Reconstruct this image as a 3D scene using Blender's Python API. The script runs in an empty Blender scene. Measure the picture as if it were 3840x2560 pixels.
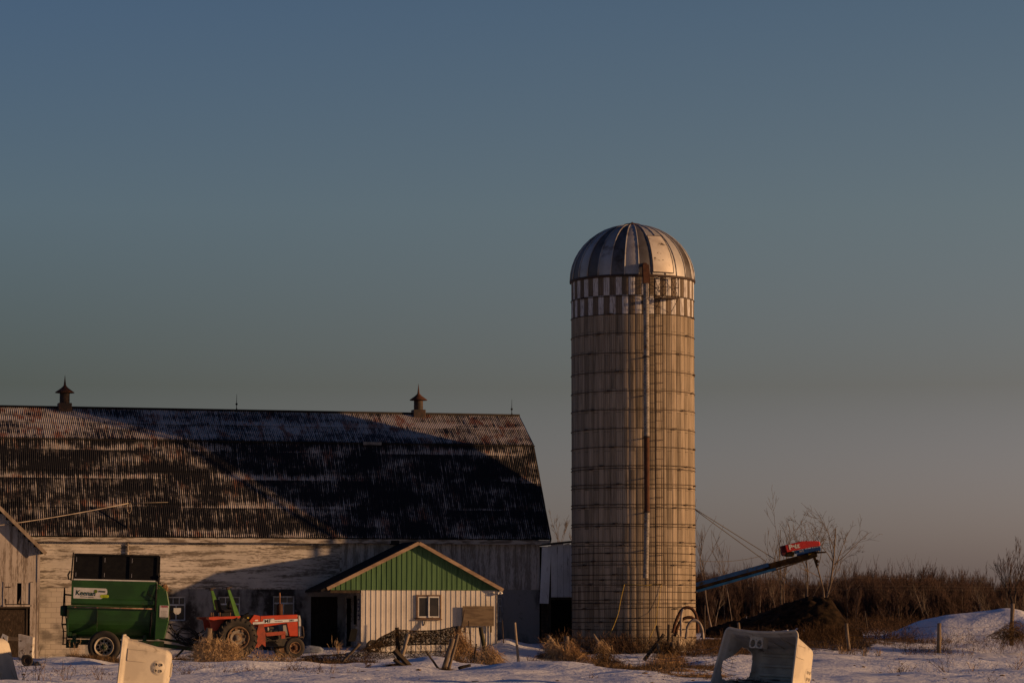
import bpy, bmesh, math, random
import numpy as np
from mathutils import Vector, Matrix, Euler
R = math.radians
rnd = random.Random(7)
rng = np.random.default_rng(11)
sc = bpy.context.scene
COL = sc.collection

# ------------------------------------------------------------------ camera
FPX, HOR, EYE = 11020.0, 2315.0, 1.6          # focal length and horizon row in photo pixels
TILT = math.atan((HOR - 1280) / FPX)
cd = bpy.data.cameras.new('camera'); cam = bpy.data.objects.new('camera', cd); COL.objects.link(cam)
cam.location = (0, 0, EYE); cam.rotation_euler = (math.pi/2 + TILT, 0, 0)
cd.sensor_width = 36; cd.lens = 36 * FPX / 3840; cd.clip_start = 0.5; cd.clip_end = 6000
sc.camera = cam

# ------------------------------------------------------------------ light
SUN_AZ, SUN_EL = R(79.5), R(8.4)                # azimuth measured from the camera-facing direction, to the right
sdir = Vector((math.sin(SUN_AZ)*math.cos(SUN_EL), -math.cos(SUN_AZ)*math.cos(SUN_EL), math.sin(SUN_EL)))
sl = bpy.data.lights.new('sun', 'SUN'); so = bpy.data.objects.new('sun', sl); COL.objects.link(so)
sl.energy = 4.5; sl.angle = R(0.8); sl.color = (1.0, 0.58, 0.28)
so.rotation_euler = sdir.to_track_quat('Z', 'Y').to_euler(); so.location = (60, -20, 40)
w = bpy.data.worlds.new('World'); sc.world = w; w.use_nodes = True
wn = w.node_tree.nodes; wl = w.node_tree.links
bg = wn['Background']
sky = wn.new('ShaderNodeTexSky'); sky.sky_type = 'NISHITA'; sky.sun_disc = False
sky.sun_elevation = SUN_EL; sky.sun_rotation = math.pi - SUN_AZ
sky.altitude = 80; sky.air_density = 1.0; sky.dust_density = 2.2; sky.ozone_density = 2.0
def _lin(c): return [x/255/12.92 if x <= 10.3 else ((x/255+.055)/1.055)**2.4 for x in c]
def sky_ramp(keys):
    """dusk grading of the sky by height above the horizon: (sin elevation, Nishita colour, wanted colour)"""
    r = wn.new('ShaderNodeValToRGB'); e = r.color_ramp.elements
    for i, (z, a, b) in enumerate(keys):
        k = [q/p/4 for p, q in zip(_lin(a), _lin(b))]
        el = e[i] if i < 2 else e.new(z)
        el.position = z; el.color = (*k, 1)
    return r
KL = [(0.0, (70,66,48), (90,80,76)), (.029, (75,72,55), (90,83,78)), (.078, (88,98,89), (82,87,82)), (.137, (84,101,105), (88,105,115)), (.203, (76,95,106), (73,95,118)), (.36, (76,95,106), (48,70,102)), (1.0, (76,95,106), (53,78,114))]
KR = [(0.0, (70,66,48), (123,109,103)), (.029, (75,72,54), (120,108,101)), (.078, (86,95,86), (109,108,104)), (.137, (82,97,101), (102,114,120)), (.203, (74,92,103), (83,102,119)), (.36, (76,95,106), (48,70,102)), (1.0, (76,95,106), (53,78,114))]
tc = wn.new('ShaderNodeTexCoord'); sx_ = wn.new('ShaderNodeSeparateXYZ'); wl.new(tc.outputs['Generated'], sx_.inputs[0])
ra, rb = sky_ramp(KL), sky_ramp(KR); wl.new(sx_.outputs[2], ra.inputs[0]); wl.new(sx_.outputs[2], rb.inputs[0])
mr = wn.new('ShaderNodeMapRange'); wl.new(sx_.outputs[0], mr.inputs[0]); mr.inputs[1].default_value = -.18; mr.inputs[2].default_value = .18
mx = wn.new('ShaderNodeMix'); mx.data_type = 'RGBA'; wl.new(mr.outputs[0], mx.inputs[0]); wl.new(ra.outputs[0], mx.inputs[6]); wl.new(rb.outputs[0], mx.inputs[7])
mm = wn.new('ShaderNodeMix'); mm.data_type = 'RGBA'; mm.blend_type = 'MULTIPLY'; mm.inputs[0].default_value = 1; wl.new(sky.outputs[0], mm.inputs[6]); wl.new(mx.outputs[2], mm.inputs[7])
gl = wn.new('ShaderNodeMapRange'); wl.new(sx_.outputs[0], gl.inputs[0])       # calmer glow towards the sun
for i_, v_ in ((1, .22), (2, .85), (3, 1.0), (4, .22)): gl.inputs[i_].default_value = v_
mg = wn.new('ShaderNodeMix'); mg.data_type = 'RGBA'; mg.blend_type = 'MULTIPLY'; mg.inputs[0].default_value = 1; wl.new(mm.outputs[2], mg.inputs[6]); wl.new(gl.outputs[0], mg.inputs[7])
wl.new(mg.outputs[2], bg.inputs[0]); bg.inputs[1].default_value = 0.06*4
vs = sc.view_settings
vs.view_transform = 'Standard'; vs.look = 'None'; vs.exposure = 0; vs.gamma = 1
sc.cycles.max_bounces = 5; sc.cycles.diffuse_bounces = 3; sc.cycles.use_denoising = True

# ------------------------------------------------------------------ geometry helpers
def ray(px, py):
    v = 1280 - py
    return Vector((px - 1920, FPX*math.cos(TILT) - v*math.sin(TILT), FPX*math.sin(TILT) + v*math.cos(TILT)))
def P(px, py, Y):
    d = ray(px, py); return d * (Y / d.y) + Vector((0, 0, EYE))
def X(px, Y): return (px - 1920) / FPX * Y * 1.0

def hexc(h, k=1.0):
    h = h.lstrip('#'); c = [int(h[i:i+2], 16)/255 for i in (0, 2, 4)]
    return tuple(k*(x/12.92 if x <= .04045 else ((x+.055)/1.055)**2.4) for x in c)

class MB:
    """collects faces, builds ONE mesh object"""
    def __init__(s): s.v = []; s.f = []; s.m = []; s.sm = []
    def add(s, vs, fs, mi=0, smooth=False):
        o = len(s.v); s.v += [tuple(v) for v in vs]
        s.f += [tuple(i+o for i in f) for f in fs]; s.m += [mi]*len(fs); s.sm += [smooth]*len(fs); return s
    def box(s, c, d, M=None, mi=0, bev=0.0):
        hx, hy, hz = d[0]/2, d[1]/2, d[2]/2
        if bev <= 0:
            vs = [Vector((x*hx, y*hy, z*hz)) for x in (-1, 1) for y in (-1, 1) for z in (-1, 1)]
            fs = [(0,1,3,2),(4,6,7,5),(0,4,5,1),(2,3,7,6),(0,2,6,4),(1,5,7,3)]
        else:
            b = min(bev, hx*.9, hy*.9, hz*.9); bm = bmesh.new(); bmesh.ops.create_cube(bm, size=1)
            for v in bm.verts: v.co = Vector((v.co.x*d[0], v.co.y*d[1], v.co.z*d[2]))
            bmesh.ops.bevel(bm, geom=bm.edges[:], offset=b, segments=2, profile=.5, affect='EDGES')
            bm.verts.index_update(); vs = [v.co.copy() for v in bm.verts]; fs = [[v.index for v in f.verts] for f in bm.faces]; bm.free()
        c = Vector(c)
        vs = [((M @ v) if M else v) + c for v in vs]
        return s.add(vs, fs, mi)
    def bb(s, x0, x1, y0, y1, z0, z1, mi=0, bev=0):
        return s.box(((x0+x1)/2, (y0+y1)/2, (z0+z1)/2), (abs(x1-x0), abs(y1-y0), abs(z1-z0)), None, mi, bev)
    def bar(s, p0, p1, w, h, mi=0, up=(0,0,1), bev=0):
        p0, p1 = Vector(p0), Vector(p1); d = p1-p0; L = d.length; d.normalize()
        u = Vector(up)
        if abs(d.dot(u)) > .98: u = Vector((0, 1, 0))
        sx = d.cross(u).normalized(); u = sx.cross(d)
        M = Matrix((d, sx, u)).transposed()
        return s.box((p0+p1)/2, (L, w, h), M, mi, bev)
    def path(s, pts, rad, n=8, mi=0, cap=True, smooth=True):
        pts = [Vector(p) for p in pts]
        if not hasattr(rad, '__len__'): rad = [rad]*len(pts)
        vs = []; fs = []; prev = None
        for i, p in enumerate(pts):
            t = (pts[min(i+1, len(pts)-1)] - pts[max(i-1, 0)]).normalized()
            if prev is None:
                a = Vector((0, 0, 1)) if abs(t.z) < .9 else Vector((0, 1, 0))
                sx = t.cross(a).normalized()
            else:
                sx = (prev - t*prev.dot(t)).normalized()
            prev = sx; sy = t.cross(sx)
            for k in range(n):
                an = 2*math.pi*k/n; vs.append(p + (sx*math.cos(an) + sy*math.sin(an))*rad[i])
        for i in range(len(pts)-1):
            for k in range(n):
                k2 = (k+1) % n; fs.append((i*n+k, i*n+k2, (i+1)*n+k2, (i+1)*n+k))
        s.add(vs, fs, mi, smooth)
        if cap and n > 3:
            o = len(s.v) - len(vs); s.f += [tuple(o+k for k in range(n))[::-1], tuple(o+(len(pts)-1)*n+k for k in range(n))]; s.m += [mi, mi]; s.sm += [False, False]
        return s
    def tube(s, a, b, r, r2=None, n=8, mi=0): return s.path([a, b], [r, r if r2 is None else r2], n, mi)
    def lathe(s, prof, n=24, c=(0,0,0), M=None, mi=0, smooth=True, closed=False):
        """prof: (radius, height) along local z"""
        vs = []; fs = []; c = Vector(c)
        for r, h in prof:
            for k in range(n):
                a = 2*math.pi*k/n; v = Vector((r*math.cos(a), r*math.sin(a), h)); vs.append((M @ v if M else v) + c)
        m = len(prof)
        for i in range(m if closed else m-1):
            j = (i+1) % m
            for k in range(n):
                k2 = (k+1) % n; fs.append((i*n+k, i*n+k2, j*n+k2, j*n+k))
        return s.add(vs, fs, mi, smooth)
    def prism(s, poly, y0, y1, axes='xz', mi=0):
        """polygon in two axes extruded along the third"""
        def mk(a, b, t):
            return {'xz': (a, t, b), 'yz': (t, a, b), 'xy': (a, b, t)}[axes]
        n = len(poly)
        vs = [mk(a, b, y0) for a, b in poly] + [mk(a, b, y1) for a, b in poly]
        fs = [tuple(range(n))[::-1], tuple(range(n, 2*n))] + [(i, (i+1) % n, n+(i+1) % n, n+i) for i in range(n)]
        return s.add(vs, fs, mi)
    def ico(s, c, r, sub=1, mi=0, sc3=(1,1,1), jit=0):
        bm = bmesh.new(); bmesh.ops.create_icosphere(bm, subdivisions=sub, radius=r)
        bm.verts.index_update(); vs = [Vector((v.co.x*sc3[0], v.co.y*sc3[1], v.co.z*sc3[2]))*(1+rnd.uniform(-jit, jit)) + Vector(c) for v in bm.verts]
        fs = [[v.index for v in f.verts] for f in bm.faces]; bm.free(); return s.add(vs, fs, mi, jit == 0)
    def build(s, name, mats, parent=None, fixn=True):
        me = bpy.data.meshes.new(name); me.from_pydata(s.v, [], s.f)
        for m in (mats if isinstance(mats, (list, tuple)) else [mats]): me.materials.append(m)
        if len(me.polygons):
            me.polygons.foreach_set('material_index', s.m); me.polygons.foreach_set('use_smooth', s.sm)
        if fixn and len(s.f) < 60000:
            bm = bmesh.new(); bm.from_mesh(me); bmesh.ops.recalc_face_normals(bm, faces=bm.faces[:]); bm.to_mesh(me); bm.free()
        me.update()
        o = bpy.data.objects.new(name, me); COL.objects.link(o)
        if parent: o.parent = parent
        return o

def fast_mesh(name, verts, faces, mat, parent=None):
    """verts (N,3) array, faces (M,k) array of equal-sized faces"""
    me = bpy.data.meshes.new(name); verts = np.asarray(verts, np.float32); faces = np.asarray(faces, np.int32)
    k = faces.shape[1]
    me.vertices.add(len(verts)); me.vertices.foreach_set('co', verts.ravel())
    me.loops.add(faces.size); me.loops.foreach_set('vertex_index', faces.ravel())
    me.polygons.add(len(faces)); me.polygons.foreach_set('loop_start', np.arange(0, faces.size, k, dtype=np.int32))
    me.materials.append(mat); me.update(calc_edges=True); me.validate()
    o = bpy.data.objects.new(name, me); COL.objects.link(o)
    if parent: o.parent = parent
    return o

def ribbons(paths, width, taper=True):
    """paths (N,K,3) -> verts, quads: thin ribbons turned to random sides"""
    paths = np.asarray(paths, float); N, K, _ = paths.shape
    d = paths[:, -1] - paths[:, 0]; a = rng.uniform(-1.2, 1.2, N)
    side = np.stack([np.cos(a), np.sin(a), rng.normal(0, .25, N)], 1)
    side -= d*(np.sum(side*d, 1)/np.maximum(np.sum(d*d, 1), 1e-9))[:, None]
    side /= np.maximum(np.linalg.norm(side, axis=1), 1e-6)[:, None]
    wd = np.asarray(width)*np.ones(N)
    t = np.linspace(1, .25, K) if taper else np.ones(K)
    off = side[:, None, :]*(wd[:, None]*t[None, :]/2)[:, :, None]
    v = np.stack([paths-off, paths+off], 2).reshape(-1, 3)
    i = np.arange(N)[:, None]*(2*K) + np.arange(K-1)[None, :]*2
    f = np.stack([i, i+1, i+3, i+2], -1).reshape(-1, 4)
    return v, f
def join_vf(lst):
    vs = []; fs = []; o = 0
    for v, f in lst: vs.append(v); fs.append(f+o); o += len(v)
    return np.concatenate(vs), np.concatenate(fs)

def tag(o, label=None, cat=None, group=None, kind=None):
    if label: o['label'] = label
    if cat: o['category'] = cat
    if group: o['group'] = group
    if kind: o['kind'] = kind
    return o
def thing(name, label, cat, loc=(0,0,0), rz=0, group=None, rot=None):
    o = bpy.data.objects.new(name, None); COL.objects.link(o); o.location = loc
    o.rotation_euler = rot if rot else (0, 0, rz); o.empty_display_size = .2
    return tag(o, label, cat, group)

def text_part(name, body, size, mat, parent, M, bold=0.0, ext=.002, shear=0, sx=1.0, align='LEFT'):
    c = bpy.data.curves.new(name, 'FONT'); c.body = body; c.size = size; c.extrude = ext; c.offset = bold; c.shear = shear
    c.align_x = align; c.resolution_u = 3
    t = bpy.data.objects.new(name+'_tmp', c); COL.objects.link(t)
    dg = bpy.context.evaluated_depsgraph_get(); dg.update()
    me = bpy.data.meshes.new_from_object(t.evaluated_get(dg)); bpy.data.objects.remove(t); bpy.data.curves.remove(c)
    me.transform(Matrix.Diagonal((sx, 1, 1, 1))); me.transform(M)
    me.materials.clear(); me.materials.append(mat)
    o = bpy.data.objects.new(name, me); COL.objects.link(o); o.parent = parent; return o

# ------------------------------------------------------------------ noise and ground
def _h(ix, iy, s):
    n = (ix.astype(np.int64)*374761393 + iy.astype(np.int64)*668265263 + s*974711) & 0x7fffffff
    n = ((n ^ (n >> 13))*1274126177) & 0x7fffffff
    return ((n ^ (n >> 16)) & 0xffff)/65535.0
def vnoise(x, y, s=0):
    x = np.asarray(x, float); y = np.asarray(y, float)
    ix, iy = np.floor(x), np.floor(y); fx, fy = x-ix, y-iy
    fx = fx*fx*fx*(fx*(fx*6-15)+10); fy = fy*fy*fy*(fy*(fy*6-15)+10)
    a, b, c, d = _h(ix, iy, s), _h(ix+1, iy, s), _h(ix, iy+1, s), _h(ix+1, iy+1, s)
    return (a*(1-fx)+b*fx)*(1-fy) + (c*(1-fx)+d*fx)*fy - .5
BASE = np.array([(-60,-.1),(60,-.1),(75,-.06),(88,-.02),(95,0),(104,.02),(111,.10),(115,.35),(118,.62),(130,.75),(180,.95),(250,1.1),(400,1.3),(900,2.5),(2500,2.5)])
BUMP = []
def bump(px, Y, h, sx, sy, p=2): BUMP.append((X(px, Y), Y, h, sx, sy, p))
bump(3640, 126, .92, 2.9, 5.0, 4)        # ploughed snow bank on the right
bump(3960, 126, .75, 2.6, 4.5, 2)
bump(3590, 125.5, .16, 1.0, 2.0, 2)
bump(3790, 125, .12, .7, 2.0, 2)
bump(2120, 90, .27, 1.5, 3.0)              # hummocks in front of the silo
bump(1960, 88, .16, 2.2, 3.0)
bump(1650, 98, .30, 1.0, 2.5)
bump(1560, 97, .12, 1.6, 2.5)
bump(2620, 101, .20, 1.5, 3.5)
bump(2900, 98, .10, 2.5, 3.0)
bump(1893, 114.4, .26, .5, 1.4)           # drift beside the milk house
bump(1960, 114.8, .10, 1.2, 1.4)
bump(1300, 113, .18, 1.3, 1.8)
bump(1130, 113.5, .20, 1.0, 1.6)
bump(230, 104, .10, .9, 1.4)
bump(330, 102, .10, .5, 1.2)
bump(3400, 100, .10, 4.0, 4.0)
bump(3840, 100, .16, 2.5, 4.0)
bump(100, 78, .05, 2, 3)
bump(900, 92, .10, 2.5, 3)
def gz(x, y):
    x = np.asarray(x, float); y = np.asarray(y, float)
    z = np.interp(y, BASE[:, 0], BASE[:, 1])
    for bx, by, h, sx, sy, p in BUMP:
        z = z + h*np.exp(-np.abs((x-bx)/sx)**p - np.abs((y-by)/sy)**p)
    far = np.clip((160-y)/30, 0, 1)
    z = z + far*(.20*vnoise(x/4.3, y/5.5, 1) + .19*vnoise(x/1.7+5, y/2.3, 2) + .055*vnoise(x/.85, y/1.1, 3) + .025*vnoise(x/.40, y/.5, 4))
    z = z + (1-far)*.8*vnoise(x/40, y/40, 9)
    return z
def G(px, Y, dz=0):
    x = X(px, Y); return Vector((x, Y, float(gz(x, Y)) + dz))

# ------------------------------------------------------------------ materials
def new_mat(name):
    m = bpy.data.materials.new(name); m.use_nodes = True
    return m, m.node_tree, m.node_tree.nodes['Principled BSDF']
class NT:
    def __init__(s, nt): s.nt = nt
    def n(s, t, **k):
        o = s.nt.nodes.new('ShaderNode'+t)
        for a, b in k.items(): setattr(o, a, b)
        return o
    def l(s, a, b): s.nt.links.new(a, b)
    def val(s, sock, v):
        if hasattr(v, 'is_linked') or hasattr(v, 'links'): s.l(v, sock)
        else: sock.default_value = v
    def coord(s, scale=(1,1,1), loc=(0,0,0)):
        c = s.n('TexCoord'); m = s.n('Mapping'); m.inputs['Scale'].default_value = scale; m.inputs['Location'].default_value = loc
        s.l(c.outputs['Object'], m.inputs[0]); return m.outputs[0]
    def noise(s, vec, scale=1, detail=4, rough=.55):
        k = s.n('TexNoise'); s.l(vec, k.inputs['Vector']); k.inputs['Scale'].default_value = scale
        k.inputs['Detail'].default_value = detail; k.inputs['Roughness'].default_value = rough; return k.outputs[0]
    def ramp(s, fac, lo, hi, a=0., b=1.):
        r = s.n('MapRange'); r.interpolation_type = 'SMOOTHSTEP'; s.l(fac, r.inputs[0])
        for i, v in ((1, lo), (2, hi), (3, a), (4, b)): r.inputs[i].default_value = v
        return r.outputs[0]
    def math(s, op, a, b=None):
        m = s.n('Math', operation=op); s.val(m.inputs[0], a)
        if b is not None: s.val(m.inputs[1], b)
        return m.outputs[0]
    def mix(s, fac, a, b, blend='MIX'):
        m = s.n('Mix', data_type='RGBA', blend_type=blend)
        s.val(m.inputs[0], fac)
        for i, v in ((6, a), (7, b)):
            if isinstance(v, tuple): m.inputs[i].default_value = (*v[:3], 1)
            else: s.l(v, m.inputs[i])
        return m.outputs[2]
    def bump(s, h, strength, dist, bsdf):
        b = s.n('Bump'); b.inputs['Strength'].default_value = strength; b.inputs['Distance'].default_value = dist
        s.l(h, b.inputs['Height']); s.l(b.outputs[0], bsdf.inputs['Normal'])
MC = {}
def mat(name, c1, c2=None, scale=4., stretch=(1,1,1), lo=.4, hi=.62, rough=.85, metal=0., c3=None, s3=18., st3=(1,1,1), lo3=.55, hi3=.68, bump=0., bdist=.01, bscale=None, spec=.3):
    if name in MC: return MC[name]
    m, nt, b = new_mat(name); k = NT(nt)
    c2 = c2 or tuple(x*.65 for x in c1)
    v = k.coord(stretch); n = k.noise(v, scale, 6, .6)
    col = k.mix(k.ramp(n, lo, hi), c1, c2)
    if c3: col = k.mix(k.ramp(k.noise(k.coord(st3, (3.1, 1.7, .3)), s3, 5, .65), lo3, hi3), col, c3)
    k.l(col, b.inputs['Base Color'])
    b.inputs['Roughness'].default_value = rough; b.inputs['Metallic'].default_value = metal; b.inputs['Specular IOR Level'].default_value = spec
    if bump: k.bump(k.noise(k.coord(stretch), bscale or scale*3, 5, .6), bump, bdist, b)
    MC[name] = m; return m

def snow_material():
    m, nt, b = new_mat('snow'); k = NT(nt)
    v = k.coord(); a = k.n('Attribute', attribute_name='soil')
    col = k.mix(k.ramp(k.noise(v, .8, 6, .6), .35, .7), (.84, .85, .88), (.72, .73, .77))
    col = k.mix(k.ramp(k.noise(k.coord((1, 1, 1), (7, 3, 0)), 9, 5, .7), .64, .78), col, (.42, .39, .36))
    fac = k.ramp(k.math('ADD', a.outputs['Fac'], k.math('MULTIPLY', k.math('SUBTRACT', k.noise(v, 2.2, 6, .65), .5), 1.3)), .42, .6)
    soil = k.mix(k.ramp(k.noise(v, 6, 5, .6), .4, .6), (.055, .036, .022), (.10, .068, .036))
    k.l(k.mix(fac, col, soil), b.inputs['Base Color'])
    b.inputs['Roughness'].default_value = .75; b.inputs['Specular IOR Level'].default_value = .25
    h = k.math('ADD', k.noise(v, 2.6, 5, .6), k.math('MULTIPLY', k.noise(v, 11, 4, .6), .35))
    k.bump(h, .75, .12, b)
    return m
M_snow = snow_material()

def roof_material():
    m, nt, b = new_mat('corrugated_roof_paint'); k = NT(nt)
    s1 = k.noise(k.coord((9.5, .55, .55)), 1.6, 5, .7)              # streaks that follow single ribs
    s2 = k.noise(k.coord((.42, .9, 1.0)), 1.3, 6, .62)              # broad worn patches
    s3 = k.noise(k.coord((6, 2.2, 2.2), (4, 2, 1)), 2.4, 5, .7)
    c = k.n('TexCoord'); sp = k.n('SeparateXYZ'); k.l(c.outputs['Object'], sp.inputs[0])
    z = sp.outputs[2]
    lap = k.math('FRACT', k.math('MULTIPLY', k.math('SUBTRACT', z, 4.73), .87))      # sheet ends wear first
    lapw = k.math('MULTIPLY', k.ramp(lap, .34, .02, 0., .17), k.ramp(k.noise(k.coord((.35, 1.6, 1.6), (3, 9, 4)), 1.0, 5, .6), .40, .62))
    up = k.ramp(z, 8.55, 8.75, 0., .13)
    rib = k.math('MULTIPLY', k.math('COSINE', k.math('MULTIPLY', sp.outputs[0], 2*math.pi/.078)), .07)
    tot = k.math('ADD', k.math('ADD', k.math('MULTIPLY', s1, .62), k.math('MULTIPLY', s2, .66)), k.math('MULTIPLY', s3, .30))
    tot = k.math('ADD', k.math('ADD', tot, lapw), k.math('ADD', up, rib))
    wear = k.ramp(tot, .83, 1.01)
    zinc = k.mix(k.ramp(k.noise(k.coord((2, 1, 1)), 1.1, 5, .6), .5, .66), (.42, .375, .34), (.24, .11, .07))
    k.l(k.mix(wear, (.0085, .008, .009), zinc), b.inputs['Base Color'])
    b.inputs['Roughness'].default_value = .62; b.inputs['Specular IOR Level'].default_value = .22
    return m
M_roof = roof_material()

def siding_material(name, horizontal=True, paint=(.58, .53, .47), bare=(.16, .135, .11), amount=.53):
    m, nt, b = new_mat(name); k = NT(nt)
    st = (.5, 1, 5.5) if horizontal else (5.5, 1, .5)
    st2 = (3, 2, 14) if horizontal else (14, 2, 3)
    a = k.noise(k.coord(st), 1.1, 6, .65); c = k.noise(k.coord(st2), 1.6, 6, .7)
    f = k.ramp(k.math('ADD', k.math('MULTIPLY', a, .6), k.math('MULTIPLY', c, .4)), amount-.06, amount+.06)
    base = k.mix(k.ramp(k.noise(k.coord(), .9, 5, .6), .35, .7), paint, tuple(x*.78 for x in paint))
    col = k.mix(f, base, bare)
    col = k.mix(k.ramp(k.noise(k.coord(st, (5, 2, 8)), 3.5, 6, .7), .62, .75), col, tuple(x*.45 for x in bare))
    k.l(col, b.inputs['Base Color']); b.inputs['Roughness'].default_value = .85; b.inputs['Specular IOR Level'].default_value = .2
    k.bump(c, .35, .006, b); return m
M_sidh = siding_material('peeling_white_clapboard', True)
M_sidv = siding_material('weathered_vertical_boards', False, (.56, .51, .46), (.25, .22, .19), .50)
M_shedv = siding_material('worn_white_vertical_boards', False, (.46, .40, .34), (.20, .16, .125), .52)
M_tin = siding_material('white_ribbed_tin', False, (.62, .57, .50), (.30, .25, .20), .595)

def stucco_material():
    m, nt, b = new_mat('stained_grey_stucco'); k = NT(nt)
    a = k.noise(k.coord((.7, 1, .35)), 1.0, 5, .6); c = k.noise(k.coord(), 6, 5, .6)
    col = k.mix(k.ramp(a, .46, .60), (.27, .26, .25), (.035, .032, .03))
    col = k.mix(k.ramp(c, .55, .75), col, (.20, .19, .18)); k.l(col, b.inputs['Base Color'])
    b.inputs['Roughness'].default_value = .95; b.inputs['Specular IOR Level'].default_value = .1
    k.bump(c, .3, .01, b); return m
M_stucco = stucco_material()
def block_material():
    m, nt, b = new_mat('painted_concrete_block'); k = NT(nt)
    br = k.n('TexBrick'); cc = k.n('TexCoord'); sp = k.n('SeparateXYZ'); cb = k.n('CombineXYZ'); k.l(cc.outputs['Object'], sp.inputs[0])
    k.l(sp.outputs[0], cb.inputs[0]); k.l(sp.outputs[2], cb.inputs[1]); k.l(cb.outputs[0], br.inputs['Vector'])
    br.inputs['Color1'].default_value = (.48, .43, .37, 1); br.inputs['Color2'].default_value = (.43, .38, .33, 1); br.inputs['Mortar'].default_value = (.26, .23, .20, 1)
    br.inputs['Scale'].default_value = 1; br.inputs['Mortar Size'].default_value = .008; br.inputs['Brick Width'].default_value = .40; br.inputs['Row Height'].default_value = .20
    col = k.mix(k.ramp(k.noise(k.coord((.6, 1, 1)), 1.2, 6, .6), .5, .68), br.outputs[0], (.17, .15, .13))
    k.l(col, b.inputs['Base Color']); b.inputs['Roughness'].default_value = .95; k.bump(k.noise(k.coord(), 20, 4, .6), .25, .008, b); return m
M_block = block_material()

def green_tin():
    return mat('green_ribbed_tin', (.072, .150, .058), (.048, .108, .040), 1.2, (6, 1, .4), rough=.6, c3=(.05, .10, .045), s3=5, st3=(6, 1, .5), lo3=.62, hi3=.8)
M_green_tin = green_tin()
M_conc = [mat('concrete_stave_%s' % n, tuple(x*k*.90 for x in (.37, .300, .222)), tuple(x*k*.64 for x in (.37, .295, .21)), 1.3, (5, 5, .35), rough=.92, spec=.15, bump=.2, bdist=.006, bscale=30,
              c3=tuple(x*k*.36 for x in (.36, .29, .21)), s3=1.5, st3=(5, 5, .22), lo3=.54, hi3=.72) for n, k in (('pale', 1.18), ('mid', 1.0), ('dark', .74))]
M_wpaint = mat('flaking_white_stave_paint', (.58, .55, .52), (.38, .34, .31), 3, (6, 6, .8), .46, .62, c3=(.22, .18, .15), s3=2.5, st3=(9, 9, 1.5), lo3=.54, hi3=.64, spec=.2)
M_bare = mat('bare_brown_stave', (.17, .13, .095), (.13, .10, .07), 2, (4, 4, .5), spec=.15)
M_backing = mat('dark_joint', (.06, .05, .042), spec=.1)
M_dome1 = mat('zinc_pale_reflection', (.44, .42, .40), (.34, .32, .30), 1.1, (1, 1, .5), rough=.6, metal=.45, c3=(.14, .10, .07), s3=1.3, lo3=.52, hi3=.75)  # dome panel colours alternate pale and dark to paint differing sky reflections
M_dome2 = mat('zinc_dark_reflection', (.15, .14, .14), (.10, .09, .085), 1.1, (1, 1, .5), rough=.6, metal=.45, c3=(.05, .035, .025), s3=1.3, lo3=.50, hi3=.75)  # darker twin, its dark sky reflection put into the zinc colour
M_rust = mat('rust', (.085, .036, .019), (.055, .024, .014), 5, rough=.85, bump=.3, spec=.2)
M_rustd = mat('dark_rusty_iron', (.055, .032, .022), (.03, .022, .018), 5, rough=.7, spec=.3)
M_galv = mat('galvanised_pipe', (.28, .25, .22), (.17, .15, .13), 4, rough=.65, metal=.2, c3=(.10, .06, .035), s3=5, lo3=.55, hi3=.7)
M_black = mat('black_painted_steel', (.006, .006, .007), (.010, .010, .010), 5, rough=.8, spec=.15)
M_dark = mat('opening_shade', (.008, .007, .006), (.012, .010, .008), 3, rough=1, spec=.05)  # near-black colour standing in for the shade inside openings
M_wood = mat('weathered_wood', (.19, .145, .105), (.10, .075, .052), 3, (1, 1, .25), bump=.6, bdist=.01, c3=(.30, .24, .18), s3=4, st3=(5, 5, .4), spec=.15)
M_woodd = mat('dark_wet_wood', (.065, .048, .034), (.035, .026, .018), 3, (1, 1, .3), bump=.6, bdist=.01, spec=.15)
M_woodp = mat('pale_dry_wood', (.34, .27, .20), (.21, .16, .11), 3, (1, 1, .25), bump=.5, bdist=.01, spec=.15)
M_trim = mat('peeling_trim_paint', (.44, .40, .35), (.17, .14, .11), 2.5, (.6, 1, 3), .45, .58, bump=.3, spec=.2)
M_barge = mat('bare_pine_bargeboard', (.34, .24, .16), (.22, .15, .10), 3, (.6, 1, 2), bump=.3, spec=.2)
M_ply = mat('weathered_plywood', (.17, .125, .08), (.105, .075, .05), 1.6, (1, 1, 5), bump=.2, spec=.15, c3=(.08, .055, .04), s3=7, lo3=.68, hi3=.75)
M_shingle = mat('black_tar_roofing', (.016, .014, .014), (.028, .024, .022), 2, (.7, 1, 1), rough=.9, bump=.3, spec=.12)
M_glass = mat('dim_window_glass', (.022, .021, .020), (.04, .036, .032), 1.5, rough=.18, spec=.5)
M_white = mat('white_frame_paint', (.62, .60, .56), (.45, .42, .38), 4)
M_gframe = mat('grey_frame_paint', (.58, .59, .60), (.34, .34, .34), 4)
M_frame = mat('brown_window_casing', (.16, .10, .065), (.085, .055, .04), 3, (1, 1, 1))
M_green = mat('green_machine_paint', (.022, .082, .013), (.016, .058, .010), 1.3, rough=.42, spec=.45, c3=(.05, .035, .018), s3=1.4, st3=(1.2, 1, .8), lo3=.62, hi3=.82)
M_greend = mat('dirty_green_steel', (.014, .060, .016), (.03, .03, .015), 3, rough=.6)
M_greenl = mat('bright_green_post_paint', (.075, .19, .03), (.05, .13, .022), 4, rough=.5)
M_ydecal = mat('yellow_green_decal', (.42, .52, .02), rough=.5)
M_odecal = mat('olive_dot_decal', (.16, .24, .02), rough=.5)
M_decal = mat('white_decal', (.66, .64, .60), (.56, .53, .48), 5, rough=.5)
M_gink = mat('dark_green_ink', (.006, .045, .015), rough=.5)
M_ink = mat('black_ink', (.006, .006, .006), rough=.5)
M_redink = mat('red_ink', (.42, .02, .02), rough=.5)
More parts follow.
